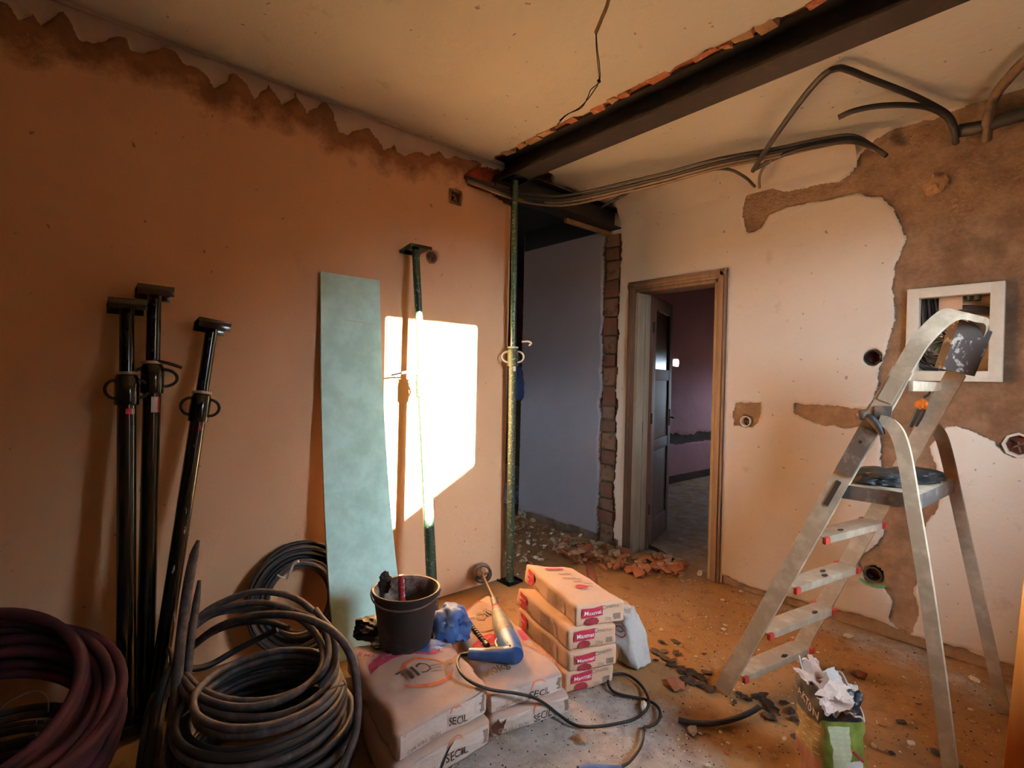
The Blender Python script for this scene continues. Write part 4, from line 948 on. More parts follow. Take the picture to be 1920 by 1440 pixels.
# handle swung down over the front rim
hp = []
for x_ in np.linspace(0, math.pi, 15):
    a_ = _Rh*math.cos(x_)*(r1b+.006) - _Fh*math.sin(x_)*(r1b+.012); hp.append(bk+np.array([a_[0], a_[1], bh-.006-.030*math.sin(x_)]))
MB().tube(hp, .0035, 8, 2).build('wire_handle', 'wire', t)
t = thing('trowel', pd(750, 1150, 2.05), 'trowel with a worn red handle standing in the bucket', 'trowel')
P = [pd(752, 1078, 2.08), pd(753, 1108, 2.08), pd(755, 1136, 2.08)]
MB().tube(P, [.011, .0135, .0125, .0135, .009], 12, 3).build('handle', 'red_handle', t)
MB().tube([pd(755, 1134, 2.08), pd(757, 1150, 2.10), pd(758, 1170, 2.10)], .004, 8, 2).build('shank', 'wire', t)
MB().hexa([pd(740, 1172, 2.10), pd(776, 1172, 2.12), pd(776, 1172, 2.123), pd(740, 1172, 2.103), pd(754, 1160, 2.10), pd(762, 1160, 2.10), pd(762, 1160, 2.103), pd(754, 1160, 2.103)]).build('blade', 'wire', t)
rp = bk-_Rh*.098+_Fh*.045+np.array([0, 0, bh-.002]); o = lump('rag', rp, .026, None, 8, (1., 1., 1.7), 3, .5, 2.2).build('rag', 'bucket', origin=rp); tagged(o, 'stiff dark rag hanging over the left rim of the bucket', 'rag')
def crumple(name, c, rad, mat, seed, sq, label, cat, sub=4, rough=.9):
    bm = bmesh.new(); bmesh.ops.create_icosphere(bm, subdivisions=sub, radius=1); V = []
    for v in bm.verts:
        d = v.co; a = mnoise.noise(d*1.7+Vector((seed, 0, 0))); b = 1-abs(mnoise.noise(d*3.3+Vector((0, seed, 0))))*2; e = 1-abs(mnoise.noise(d*6.5+Vector((0, 0, seed))))*2
        k = 1+rough*(.34*a+.20*b+.06*e); p = np.array([d.x*sq[0], d.y*sq[1], d.z*sq[2]])*rad*k; p[2] = max(p[2], -rad*sq[2]*.55); V.append(np.array(c)+p)
    F = [tuple(v.index for v in f.verts) for f in bm.faces]; bm.free()
    o = MB().add(V, F).build(name, mat, origin=c); o.data.polygons.foreach_set('use_smooth', [True]*len(o.data.polygons)); return tagged(o, label, cat)
c = pz(838, 1190, .20); crumple('plastic_bag', c+np.array([-.0, .02, .035]), .080, 'blue_plastic', 5, (1.0, .9, .9), 'crumpled blue plastic bag bunched on the right side of the bucket', 'plastic bag')
c = pz(802, 1228, .20); crumple('plastic_bag', c+np.array([-.02, 0, .010]), .052, 'blue_plastic', 9, (1.0, 1.4, .36), 'flat blue plastic fold peeping out under the front of the bucket', 'plastic bag')
c = pz(702, 1196, .205); crumple('work_glove', c+np.array([-.03, -.01, .03]), .052, 'black_cloth', 3, (1.3, 1.0, .8), 'black work glove lying at the left of the bucket', 'glove')
c = pz(732, 1212, .20); crumple('work_glove', c+np.array([-.02, -.01, .016]), .042, 'black_cloth', 14, (1.0, 1.3, .6), 'greyish rubber glove tucked under the front left of the bucket', 'glove')

# ------------------------------------------------------------------ drill with mixing paddle, drill bit, cord
zt = .180
dc = [pz(926, 1124, zt+.03), pz(932, 1146, zt+.036), pz(944, 1180, zt+.038), pz(957, 1212, zt+.036), pz(966, 1232, zt+.034)]
t = thing('drill', dc[2], 'blue and dusty grey rotary hammer drill lying on the middle cement sack', 'drill')
ax_ = dc[2]-dc[0]
MB().tube([dc[0], dc[0]+(dc[1]-dc[0])*.7], [.017, .021, .018], 16, 3).build('chuck', 'rubber', t)
q0 = dc[0]+(dc[1]-dc[0])*.72; MB().tube([q0, q0+(dc[1]-dc[0])*.2], .021, 16, 0).build('red_ring', 'ink_red', t)
MB().tube([dc[1]-(dc[1]-dc[0])*.1, dc[1]+(dc[2]-dc[1])*.5, dc[2], dc[2]+(dc[3]-dc[2])*.6], [.024, .033, .040, .043, .040], 18, 4).build('gear_housing', 'drill_grey', t)
MB().tube([dc[2]+(dc[3]-dc[2])*.35, dc[3], dc[3]+(dc[4]-dc[3])*.9], [.040, .044, .043, .036], 18, 4).build('motor_housing', 'drill_blue', t)
he = pz(880, 1226, zt+.024); hm = pz(922, 1228, zt+.030); hs = dc[4]+(dc[3]-dc[4])*.25
MB().tube([hs, hm, he], [.037, .030, .026, .024, .022], 14, 5).build('grip', 'drill_blue', t)
MB().tube([hs+(hm-hs)*.2+np.array([0, 0, .012]), hm+np.array([0, 0, .012]), hm+(he-hm)*.6+np.array([0, 0, .008])], [.020, .017, .012], 12, 4).build('rubber_pad', 'drill_grey', t)
MB().tube([he, pz(862, 1228, zt+.018)], [.010, .006], 10, 0).build('cord_sleeve', 'rubber', t)
lb = pz(952, 1180, zt+.072); o = MB().box(lb, (.045, .018, .003), [ax_/np.linalg.norm(ax_), np.cross([0, 0, 1], ax_/np.linalg.norm(ax_)), (0, 0, 1)]).build('sticker', 'white_strip', t, bevel=.001)
for k in range(5):
    p_ = pz(952+4*k, 1204+(k % 2)*6, zt+.070); MB().lathe(p_, (0, 0, 1), [(.004, -.004), (.004, .002)], 8).build('vent_hole', 'black', t)
MB().tube([pz(934, 1196, zt+.03), pz(930, 1206, zt+.025), pz(934, 1216, zt+.025)], [.006, .008, .006], 8, 3).build('trigger', 'rubber', t)
pe = px(903, 1072, LX+.06)+np.array([0, 0, .0]); rod0 = dc[0]+(dc[0]-dc[1])*.2
MB().tube([rod0, pe], .0062, 10, 0).build('paddle_rod', 'cable_grey', t)
ra = (pe-rod0)/np.linalg.norm(pe-rod0); u_ = np.cross(ra, [0, 0, 1.]); u_ /= np.linalg.norm(u_); v_ = np.cross(ra, u_)
for k in range(3):
    pts = [pe-ra*(.075-.035*k)*.9+u_*.05*math.cos(x_)+v_*.05*math.sin(x_)+ra*.012*math.sin(x_*1) for x_ in np.linspace(0, 2*math.pi, 18)[:-1]]
    MB().tube(pts, .0075, 8, 1, closed=True).build('paddle_ring', 'wire' if k == 1 else 'cable', t)
for k in range(3):
    x_ = k*2.09; MB().tube([pe-ra*.085, pe-ra*.05+u_*.03*math.cos(x_)+v_*.03*math.sin(x_), pe+u_*.05*math.cos(x_+.5)+v_*.05*math.sin(x_+.5)], .007, 8, 3).build('paddle_blade', 'cable', t)
lump('mort', pe-ra*.055, .026, None, 5, (1, 1, 1), 2, .5).build('mortar_crust', 'rubble_tan', t)
P = [pz(864, 1148, zt+.014), pz(912, 1208, zt+.014)]
t = thing('drill_bit', P[0], 'long dark spiral masonry bit lying left of the drill', 'drill bit')
d_ = (P[1]-P[0]); Lb = np.linalg.norm(d_); d_ /= Lb; u_ = np.cross(d_, [0, 0, 1.]); u_ /= np.linalg.norm(u_); v_ = np.cross(u_, d_)
MB().tube([P[0], P[1]], .0065, 10, 0).build('core', 'iron', t)
for ph in (0, math.pi): MB().tube([P[0]+d_*Lb*(.25+.72*i/60)+(u_*math.cos(i*.62+ph)+v_*math.sin(i*.62+ph))*.0075 for i in range(61)], .0028, 6, 1).build('spiral_flute', 'iron', t)
MB().tube([P[1]-d_*.012, P[1]+d_*.012], [.012, .012], 10, 0).build('tip', 'iron', t)
cz_ = .012
cp = [pz(862,1228,zt+.018), pz(857,1243,.236), pz(866,1264,.236), pz(888,1281,.226), pz(920,1293,.200), pz(968,1300,.168), pz(1003,1309,.13), pz(1028,1324,.06), pz(1048,1340,.018), pz(1075,1358,cz_), pz(1105,1363,cz_), pz(1150,1358,cz_), pz(1190,1348,cz_), pz(1212,1330,cz_), pz(1216,1312,cz_+.012), pz(1206,1290,cz_), pz(1188,1272,cz_), pz(1168,1263,cz_), pz(1148,1266,cz_), pz(1140,1278,cz_), pz(1148,1295,cz_), pz(1170,1304,cz_), pz(1208,1311,cz_), pz(1230,1322,cz_), pz(1238,1338,cz_), pz(1232,1354,cz_), pz(1218,1362,cz_), pz(1208,1364,cz_), pz(1206,1380,cz_), pz(1200,1402,cz_), pz(1180,1428,cz_), pz(1160,1440,cz_)]
tagged(MB().tube(cp, .0058, 9, 5).build('power_cord', 'cable_dark', origin=cp[0]), 'black drill cord looping from the drill over the dusty floor', 'cord')
t = thing('extension_socket', pz(1130, 1447, .0), 'blue cloth-covered extension lead end at the bottom edge of the photo', 'extension lead')
P = [pz(1165,1440,.014), pz(1140,1443,.016), pz(1105,1443,.018), pz(1085,1447,.018)]
MB().tube(P, [.008, .014, .017, .017], 12, 4).build('socket_body', 'blue_plastic', t)
P = [pz(1085,1447,.018), pz(1060,1460,.012), pz(1030,1490,.012)]; MB().tube(P, .006, 8, 3).build('lead', 'blue_plastic', t)

# ------------------------------------------------------------------ aluminium step ladder
LD = thing('step_ladder', (-.65, 2.4, 0), 'dusty aluminium step ladder with red tread caps and a tool tray', 'ladder')
def flat(pts, hu, hv, name, mat, upv, sp=4): return MB().tube(pts, .01, 4, sp, flat=(hu, hv), up=upv).build(name, mat, LD)
nF = np.array([-1.035, 2.10, 0]); nT = np.array([-.395, 2.155, 1.50]); fF = np.array([-.945, 2.615, 0]); fT = np.array([-.325, 2.60, 1.50])
sd = (nT-nF); sd /= np.linalg.norm(sd); pn = np.array([-sd[2], 0, sd[0]])       # in the side plane, across the stile (towards the front)
near = lambda h: nF+(nT-nF)*h/1.5; far = lambda h: fF+(fT-fF)*h/1.5
flat([near(0.012), near(.5), near(1.0), near(1.36)], .030, .012, 'stile', 'alu', pn, 0); flat([far(0.012), far(.5), far(1.0), far(1.36)], .030, .012, 'stile', 'alu', pn, 0)
# hand rail: goes on from the near stile, bends over and comes down the far one
top = [near(1.30), near(1.40), near(1.47)+np.array([.004, .01, 0]), np.array([-.352, 2.23, 1.545]), np.array([-.325, 2.38, 1.552]), np.array([-.310, 2.50, 1.545]), far(1.47)+np.array([.0, -.012, .0]), far(1.40), far(1.30)]
tw_ = catmull([np.array(p) for p in top], 5); MB().tube(tw_, .01, 4, 0, flat=(.026, .011), up=(-.92, 0, .39)).build('hand_rail', 'alu', LD)
for k, h in enumerate((.10, .31, .52, .735)):
    a, b_ = near(h)+np.array([.008, .012, 0]), far(h)+np.array([.008, -.012, 0]); mid = (a+b_)/2; yv = (b_-a)/np.linalg.norm(b_-a); xv = np.array([yv[1], -yv[0], 0]); xv /= np.linalg.norm(xv); xv = xv if xv[0] > 0 else -xv
    m = MB(); m.box(mid+np.array([0, 0, .0]), (.082, np.linalg.norm(b_-a), .004), [xv, yv, (0, 0, 1)])
    for e in (-1, 1): m.box(mid+xv*e*.040-np.array([0, 0, .012]), (.003, np.linalg.norm(b_-a), .026), [xv, yv, (0, 0, 1)])
    o = m.build('tread', 'alu', LD, bevel=.0008)
    for end, sg in ((a, 1), (b_, -1)):
        for e in (-1, 1):
            c = end+xv*e*.043+yv*sg*.010-np.array([0, 0, .010]); cap = MB().box(c, (.016, .030, .027), [xv, yv, (0, 0, 1)]).build('end_cap', 'red_cap', o, bevel=.005)
    if k in (0, 1, 2, 3):
        spots = {0: [(.62, .3)], 1: [(.75, .25)], 2: [(.6, -.1), (.5, .3)], 3: [(.35, .2)]}[k]
        for f_, g_ in spots:
            c = a+(b_-a)*f_+xv*.04*g_*2+np.array([0, 0, .003]); lump('s', c, .02, None, k+f_*5, (.5, 1.1, .08), 2, .4).build('tar_spot', 'rubble_dark', o)
# platform
ph_ = .945
pc = [np.array([-.655, 2.125, ph_]), np.array([-.40, 2.145, ph_]), np.array([-.385, 2.635, ph_]), np.array([-.60, 2.61, ph_])]
m = MB().hexa([p-np.array([0, 0, .006]) for p in pc]+pc); o = m.build('platform', 'alu', LD, bevel=.001)
m = MB()
for i, j in ((0, 1), (1, 2), (2, 3), (3, 0)):
    a, b_ = pc[i], pc[j]; d = (b_-a); L = np.linalg.norm(d); d /= L; n_ = np.cross(d, [0, 0, 1]); m.box((a+b_)/2-np.array([0, 0, .026]), (L, .004, .05), [d, n_, (0, 0, 1)])
m.build('platform_skirt', 'alu_dark', LD, bevel=.0008)
for z_, mt in ((.02, 'drill_grey'),):
    c = (pc[1]+pc[2])/2; 
# rear legs with bent tops
def rear(P, nm): 
    Q = catmull([np.array(p) for p in P], 5); MB().tube(Q, .01, 4, 0, flat=(.020, .011), up=(1, 0, .3)).build(nm, 'alu', LD)
n1 = py(1648, 786, 2.13); 
rear([py(1650,790,2.13), py(1668,795,2.125), py(1684,815,2.12), py(1697,860,2.12), py(1712,950,2.12), py(1735,1090,2.125), py(1762,1280,2.13), py(1788,1492,2.138)], 'rear_leg')
rear([py(1722,793,2.63), py(1745,796,2.64), py(1764,818,2.66), py(1778,865,2.68), py(1797,950,2.72), py(1830,1100,2.77), py(1882,1335,2.86)], 'rear_leg')
MB().box((near(1.2)+np.array([.02, -.014, 0])), (.05, .006, .07), None).build('hinge_plate', 'alu_dark', LD, bevel=.002)
# dark bracket plate on the near stile and hinge lever with a knob
A_, B2 = near(1.15), near(.985)
MB().tube([A_-np.array([0, .016, 0]), B2-np.array([0, .016, 0])], .01, 4, 0, flat=(.028, .006), up=pn).build('bracket_plate', 'alu_dark', LD)
for h0, h1 in ((.955, .86),): MB().tube([near(h0)-np.array([0, .013, 0]), near(h1)-np.array([0, .013, 0])], .01, 4, 0, flat=(.008, .002), up=pn).build('slot', 'black', LD)
MB().lathe(near(1.105)-np.array([0, .026, 0]), (0, -1, 0), [(.006, 0), (.006, .003)], 10).build('rivet_hole', 'black', LD)
kn = [py(1616,778,2.118), py(1632,785,2.118), py(1645,798,2.118), py(1655,815,2.12)]
MB().tube(kn, [.010, .013, .014, .009], 10, 4).build('locking_lever', 'iron', LD); lump('kn', kn[0], .018, None, 1, (1, 1, 1), 2, .1).build('lever_knob', 'conduit_brown', LD)
# cross bar, tray between the upper rails
MB().box((near(1.305)+far(1.305))/2-np.array([-.01, .0, 0]), (.014, .46, .035)).build('cross_bar', 'alu', LD, bevel=.002)
tp = [py(1768,692,2.44), py(1828,706,2.56), py(1862,622,2.575), py(1800,597,2.44)]
tn = np.cross(tp[1]-tp[0], tp[3]-tp[0]); tn /= np.linalg.norm(tn); tn = tn if tn@(CAM-tp[0]) > 0 else -tn
MB().hexa([p-tn*.035 for p in tp]+[p for p in tp]).build('tool_tray', 'tray', LD, bevel=.003)
for (x_, y_), sz_ in (((1838,672), .03), ((1845,650), .022), ((1830,690), .026)): 
    q_ = ray(x_, y_); tt_ = ((tp[0]-CAM)@tn)/(q_@tn); c = CAM+q_*tt_+tn*.001
    lump('w', c, sz_, None, x_*.1, (.8, .8, 1.2), 2, .5)
flat([near(1.33)+np.array([.0, -.013, 0]), near(1.25)+np.array([.0, -.013, 0])], .022, .002, 'tape_band', 'frame_pale', pn, 0)
# black cloth on the platform, tool in the far stile
c = np.array([-.545, 2.26, ph_+.022]); crumple('black_glove', c, .085, 'black_cloth', 6, (1.1, .9, .36), 'black glove lying on the ladder platform, front left', 'glove')
c = np.array([-.475, 2.46, ph_+.020]); crumple('black_cloth', c, .085, 'black_cloth', 17, (.9, 1.3, .30), 'crumpled black rubbery cloth on the ladder platform, by the rear legs', 'cloth')
fo = np.array([-.02, -.02, 0])
t = thing('pliers', far(1.19)+fo, 'black handled pliers with an orange clamp stuck in the far ladder stile', 'pliers')
P = [py(1706,800,2.585), py(1714,785,2.585), py(1722,768,2.585), py(1726,755,2.585)]
MB().tube(P, [.009, .011, .010, .007], 10, 4).build('handle', 'rubber', t); MB().tube([p+np.array([.018, 0, .004]) for p in P], [.007, .009, .008, .006], 10, 4).build('handle', 'iron', t)
lump('cl', py(1727,758,2.575), .019, None, 4, (1, .7, 1.1), 3, .5, 2.2).build('clamp', 'orange', t)
MB().tube([py(1732,745,2.58), py(1742,738,2.58), py(1742,725,2.58), py(1734,722,2.58), py(1733,730,2.58)], .005, 8, 4).build('hook', 'iron', t)

# ------------------------------------------------------------------ torn paper sack in front
dk = pz(1556, 1466); _c, _s = math.cos(.10), math.sin(.10); _a, _b = np.array([.69, .724, 0]), np.array([.724, -.69, 0]); e1 = _a*_c-_b*_s; e2 = _a*_s+_b*_c; HH = .335    # e1 to the right in view, e2 towards the camera
t = thing('mortar_sack', dk, 'torn black and green paper sack standing in the right foreground', 'sack')
hw, hd = .074, .076
def ringp(s_):
    """rounded rectangle outline, s_ in [0,1): starts at the middle of the front, runs to the right"""
    a = 2*math.pi*s_; x_ = math.sin(a); y_ = math.cos(a); k = (abs(x_)**4+abs(y_)**4)**-.25
    return x_*k*hw, y_*k*hd
def dkp(s_, h, inset=0.):
    x_, y_ = ringp(s_); f = 1-inset/hw; lean = .02*h/HH
    v = Vector((x_*14, y_*14, h*11)); cr = .010*mnoise.noise(v*1.3)+.006*mnoise.noise(v*3)
    taper = 1+.05*math.sin(h*9)
    return dk+e1*(x_*f*taper-lean*.6+cr)+e2*(y_*f*taper+.5*cr)+np.array([0, 0, h])
def rim(s_):
    x_, y_ = ringp(s_); u_, v_ = x_/hw, y_/hd      # high at the back left corner, torn low along the front
    return HH+.010*math.sin(s_*40)+.007*math.sin(s_*77+1)+.055*max(0, -u_-v_-.6)/1.4-.065*max(0, min(1, (v_-.2)*2))*max(0, min(1, (u_+.9)*2))-.015*max(0, u_)
NS, NH = 72, 26
V = []; F = []; col = []
for i in range(NS):
    for j in range(NH+1):
        h = rim(i/NS)*j/NH; V.append(dkp(i/NS, h)); col.append((i/NS, h))
for i in range(NS):
    for j in range(NH): F.append((i*(NH+1)+j, ((i+1) % NS)*(NH+1)+j, ((i+1) % NS)*(NH+1)+j+1, i*(NH+1)+j+1))
o = MB().add(V, F).build('paper_body', 'kraft', t)
g = G('printed sack paper', .55); a = o.data.attributes.new('sh', 'FLOAT', 'POINT'); a.data.foreach_set('value', [c_[1] for c_ in col]); a = o.data.attributes.new('ss', 'FLOAT', 'POINT'); a.data.foreach_set('value', [((c_[0]+.5) % 1)-.5 for c_ in col])
h_ = g.math('ADD', g.attr('sh'), g.math('MULTIPLY', g.math('SUBTRACT', g.noise(30, 4, .7), .5), .006)); s_ = g.attr('ss')
green = g.mix(g.step(g.noise(12, 3), .4, .65), lin('6c8234'), lin('93a64c'))
side = g.mix(g.step(g.noise(18, 3), .4, .6), lin('8a7a4a'), lin('b09a70'))
low = g.mix(g.step(s_, -.135, -.125), side, green)
low = g.mix(g.math('MULTIPLY', g.step(h_, .12, .115), g.step(s_, -.14, -.15)), low, lin('a07060'))
pan = g.math('MULTIPLY', g.math('MULTIPLY', g.step(s_, -.09, -.088), g.step(s_, .02, .018)), g.step(h_, .236, .234)); low = g.mix(pan, low, lin('cfd9ae'))
pan2 = g.math('MULTIPLY', g.math('MULTIPLY', g.step(s_, -.01, -.008), g.step(s_, .11, .108)), g.step(h_, .125, .123)); low = g.mix(pan2, low, lin('e3e3da'))
g.col(g.mix(g.step(g.math('ADD', h_, g.math('MULTIPLY', g.step(s_, -.12, -.15), .022)), .248, .251), low, lin('17181c'))); o.data.materials[0] = g.m
V = []; F = []
for i in range(NS):
    for j in range(13): V.append(dkp(i/NS, rim(i/NS)*(.3+.7*j/12)-.001, .004))
for i in range(NS):
    for j in range(12): F.append((i*13+j, i*13+j+1, ((i+1) % NS)*13+j+1, ((i+1) % NS)*13+j))
MB().add(V, F).build('brown_lining', 'kraft', t)
# white torn edge
MB().tube([dkp(i/NS, rim(i/NS)) for i in range(NS)], .0032, 5, 1, closed=True).build('torn_edge', 'white_paper', t)
# folded-over and crumpled flaps
def flap(pts, mat, seed, n=10, amp=.010, name='torn_flap'):
    A, B2, C2, D2 = [np.array(p) for p in pts]; V = []; F = []
    for i in range(n+1):
        for j in range(n+1):
            u_, v_ = i/n, j/n; p = (A*(1-u_)+B2*u_)*(1-v_)+(D2*(1-u_)+C2*u_)*v_
            q_ = Vector(p)*22+Vector((seed, 0, 0)); ed = amp*.8*mnoise.noise(Vector((u_*7+seed, v_*7, 1)))*(1 if i in (0, n) or j in (0, n) else .5)
            p = p+e2*amp*(1-2*abs(mnoise.noise(q_)))*1.2+e1*ed+np.array([0, 0, ed]); V.append(p)
    for i in range(n):
        for j in range(n): k = i*(n+1)+j; F.append((k, k+n+1, k+n+2, k+1))
    m = MB().add(V, F); o = m.build(name, mat, t, smooth=False)
    md = o.modifiers.new('thick', 'SOLIDIFY'); md.thickness = .0012
    return o
D_ = 1.575
flap([pd(1527,1303,D_), pd(1598,1312,D_), pd(1590,1330,D_-.01), pd(1545,1338,D_-.01)][::1], 'kraft_pale', 2)
flap([pd(1527,1303,D_+.01), pd(1552,1272,D_+.05), pd(1590,1285,D_+.05), pd(1598,1316,D_)], 'kraft_pale', 3)
flap([pd(1541,1252,D_+.10), pd(1562,1248,D_+.10), pd(1588,1300,D_+.05), pd(1570,1302,D_+.04)], 'white_paper', 4, amp=.014)
flap([pd(1585,1280,D_+.08), pd(1605,1283,D_+.08), pd(1606,1296,D_+.04), pd(1588,1296,D_+.04)], 'white_paper', 6, amp=.008)
blk = G('black printed paper', .45).col(lin('1a1b20')).m
flap([pd(1588,1290,D_+.03), pd(1614,1294,D_+.04), pd(1608,1332,D_+.02), pd(1596,1338,D_)], blk, 7, amp=.010)
flap([pd(1478,1242,D_+.10), pd(1515,1262,D_+.12), pd(1540,1275,D_+.12), pd(1515,1285,D_+.08)], 'kraft', 9, amp=.012)
flap([pd(1512,1226,D_+.16), pd(1520,1226,D_+.16), pd(1546,1268,D_+.12), pd(1530,1272,D_+.12)], 'kraft', 10, amp=.006)
def wraptext(txt, mat, s0, s1, h0, tilt, hgt, nm='lettering'):
    V, F = glyphs(txt); w_ = max(v[0] for v in V)-min(v[0] for v in V); hg = max(v[1] for v in V)-min(v[1] for v in V); k = (s1-s0)/w_; sc = hgt/hg
    P_ = []
    for x_, y_ in V:
        s_ = (s0+s1)/2+x_*k; h = h0+y_*sc+tilt*(s_-(s0+s1)/2); p = dkp(s_ % 1, h); x0, y0 = ringp(s_ % 1); n_ = e1*x0/hw**2+e2*y0/hd**2; n_ /= np.linalg.norm(n_); P_.append(p+n_*.0025)
    MB().add(P_, F).build(nm, mat, t, smooth=False)
wraptext('DAKTON', 'ink_white', -.365, -.145, .272, -.16, .026)
for k in range(6): wraptext('= = =', 'ink_white', -.085,   .015, .222-.017*k, 0, .004, 'printed_line')
for k in range(5):
    wraptext('- - - -', 'ink_white', -.35, -.15, .22-.022*k, 0, .003, 'printed_line')
MB().tube([pd(1598,1408,1.55), pd(1605,1415,1.55), pd(1618,1428,1.55)], .004, 6, 3).build('red_thread', 'ink_red', t)

# ------------------------------------------------------------------ timber at the right edge
wp = [pd(1875,1502,1.64), pd(1944,1496,1.66), pd(1946,1482,1.69), pd(1877,1488,1.67)]; wt = [pd(1968,620,1.64), pd(2037,620,1.66), pd(2039,620,1.69), pd(1970,620,1.67)]
dz_ = min(p[2] for p in wp); wp = [p+np.array([0, 0, -dz_*0]) for p in wp]
o = MB().hexa(wp+wt).build('wooden_plank', 'wood_orange', origin=wp[0], bevel=.003); tagged(o, 'orange varnished plank standing at the right edge of the photo', 'plank')

# ------------------------------------------------------------------ rubble, flakes and pebbles on the floor
def chunk(seed, flat_=1., sub=1, rough=.55):
    bm = bmesh.new(); bmesh.ops.create_icosphere(bm, subdivisions=sub, radius=1)
    r = random.Random(seed); sx, sy_, sz_ = r.uniform(.75, 1.3), r.uniform(.6, 1.), r.uniform(.35, .7)*flat_
    for v in bm.verts: v.co = Vector((v.co.x*sx, v.co.y*sy_, v.co.z*sz_))*(1+rough*r.uniform(-.5, .5))
    me = bpy.data.meshes.new('chunk'); bm.to_mesh(me); bm.free(); return me
def variants(mats, n, flat_=1., sub=1, rough=.55, seed=0):
    out = []
    for i in range(n):
        me = chunk(seed+i, flat_, sub, rough); me.materials.append(M[mats[i % len(mats)]]); out.append(me)
    return out
def put(name, me, p, size, label, cat, group, z=None, tilt=.3, r=random):
    o = bpy.data.objects.new(name, me); COL.objects.link(o); o.location = (p[0], p[1], size*.3 if z is None else z); o.scale = (size,)*3; o.rotation_euler = (r.uniform(-tilt, tilt), r.uniform(-tilt, tilt), r.uniform(0, 6.28)); return tagged(o, label, cat, group)
HUE = {'rubble_red': 'reddish', 'rubble_pale': 'pale tan', 'rubble_tan': 'dull brown', 'rubble_white': 'whitish', 'rubble_dark': 'black'}
def hue(me): return next(HUE[k] for k in HUE if M[k] == me.materials[0])
def big_(s_, a, b): return 'tiny' if s_ < a else ('small' if s_ < b else 'larger')
def inpoly(poly, r):
    xs = [p[0] for p in poly]; ys = [p[1] for p in poly]
    while True:
        x_, y_ = r.uniform(min(xs), max(xs)), r.uniform(min(ys), max(ys))
        if sdist(np.array([x_]), np.array([y_]), poly)[0] > 0: return x_, y_
r_ = random.Random(21)
red = variants(['rubble_red', 'rubble_pale', 'rubble_red', 'rubble_tan', 'rubble_pale'], 9, .9); wht = variants(['rubble_white'], 4, .8, seed=40); drk = variants(['rubble_dark'], 6, .25, 1, .8, seed=60); tan = variants(['rubble_tan', 'rubble_white'], 6, .7, seed=80)
def heapz(p): return .036*math.exp(-(((p[0]+2.35)/.55)**2+((p[1]-2.75)/.33)**2))
pile = [(1090,1012),(1150,1022),(1200,1035),(1255,1040),(1290,1062),(1275,1085),(1210,1080),(1140,1072),(1080,1062),(1040,1035),(1040,1010)]
for k in range(170):
    x_, y_ = inpoly(pile, r_); p = pz(x_, y_, .02); sz_ = r_.choice((.014, .02, .027, .034, .042))*r_.uniform(.8, 1.2)
    put('brick_fragment', red[k % 9], p, sz_, f'{big_(sz_, .019, .032)} {hue(red[k % 9])} fragment in the rubble heap before the doorway', 'rubble', 'rubble heap before the doorway', heapz(p)+sz_*.4+r_.uniform(.0, .014), .6, r_)
pile2 = [(962,960),(1010,962),(1090,1000),(1085,1040),(1040,1050),(985,1060),(950,1075),(950,1000)]
for k in range(120):
    x_, y_ = inpoly(pile2, r_); p = pz(x_, y_, .01); sz_ = r_.choice((.012, .017, .023, .03))*r_.uniform(.8, 1.2)
    put('brick_fragment', red[(k*2+1) % 9] if k % 5 else wht[k % 4], p, sz_, f'{big_(sz_, .016, .026)} {hue(red[(k*2+1) % 9] if k % 5 else wht[k % 4])} fragment strewn on the passage floor around the supporting prop', 'rubble', 'rubble on the passage floor', .008+heapz(p)*.7, .6, r_)
big = [((1205,1068), .058, 'largest flat brick shard in front of the rubble heap'), ((1168,1048), .040, 'brick shard standing left of the largest shard'), ((1240,1050), .045, 'flat reddish tile shard at the right of the rubble heap')]
for (x_, y_), sz_, lab in big: put('brick_shard', red[0], pz(x_, y_, .02), sz_, lab, 'rubble', None, .035, .4, r_)
put('plaster_chunk', wht[0], pz(1147, 1068), .026, 'cream plaster chunk at the front of the rubble heap', 'rubble', None, .012, .2, r_)
put('plaster_chunk', wht[1], pz(1312, 1080), .030, 'pale chunk leaning on the right foot of the door frame', 'rubble', None, .02, .5, r_)
put('plaster_chunk', wht[2], pz(1207, 1329), .030, 'white square chunk lying inside the cord loop', 'rubble', None, .014, .1, r_)
put('plaster_chunk', wht[3], pz(1592, 1196), .032, 'white plaster chunk on the floor behind the ladder treads', 'rubble', None, .01, .1, r_)
put('plaster_chunk', wht[2], pz(1828, 1278), .026, 'white chunk by the wall between the rear ladder legs', 'rubble', None, .012, .2, r_)
put('brick_shard', red[4], pz(1088, 1388), .032, 'red brick shard on the grey floor area near the bottom edge', 'rubble', None, .01, .3, r_)
put('brick_shard', red[2], pz(1265, 1285), .045, 'long flat pinkish shard between the loop of cord and the ladder', 'rubble', None, .008, .1, r_)
put('brick_shard', red[1], pz(1296, 1372), .026, 'reddish lump right of the grey floor area by the cut hose', 'rubble', None, .008, .2, r_)
put('brick_shard', red[7], pz(1610, 1268), .036, 'brown stone lump behind the torn sack', 'rubble', None, .012, .2, r_)
fl = [(1226,1222),(1238,1228),(1250,1236),(1262,1240),(1243,1222),(1258,1248),(1230,1240),(1280,1262),(1290,1266),(1300,1262),(1310,1268),(1318,1274),(1285,1275),(1296,1280),(1308,1282),(1322,1283),(1330,1292),(1316,1290),(1278,1254),(1268,1226),(1336,1298),(1318,1290),(1325,1262),
      (1385,1302),(1395,1308),(1405,1314),(1376,1318),(1418,1310),(1432,1305),(1440,1320),(1450,1332),(1470,1320),(1455,1340),(1480,1335),(1490,1350),(1430,1330),(1445,1345),(1492,1385),(1265,1205),(1320,1228),(1240,1205),(1690,1355),(1672,1415),(1755,1412)]
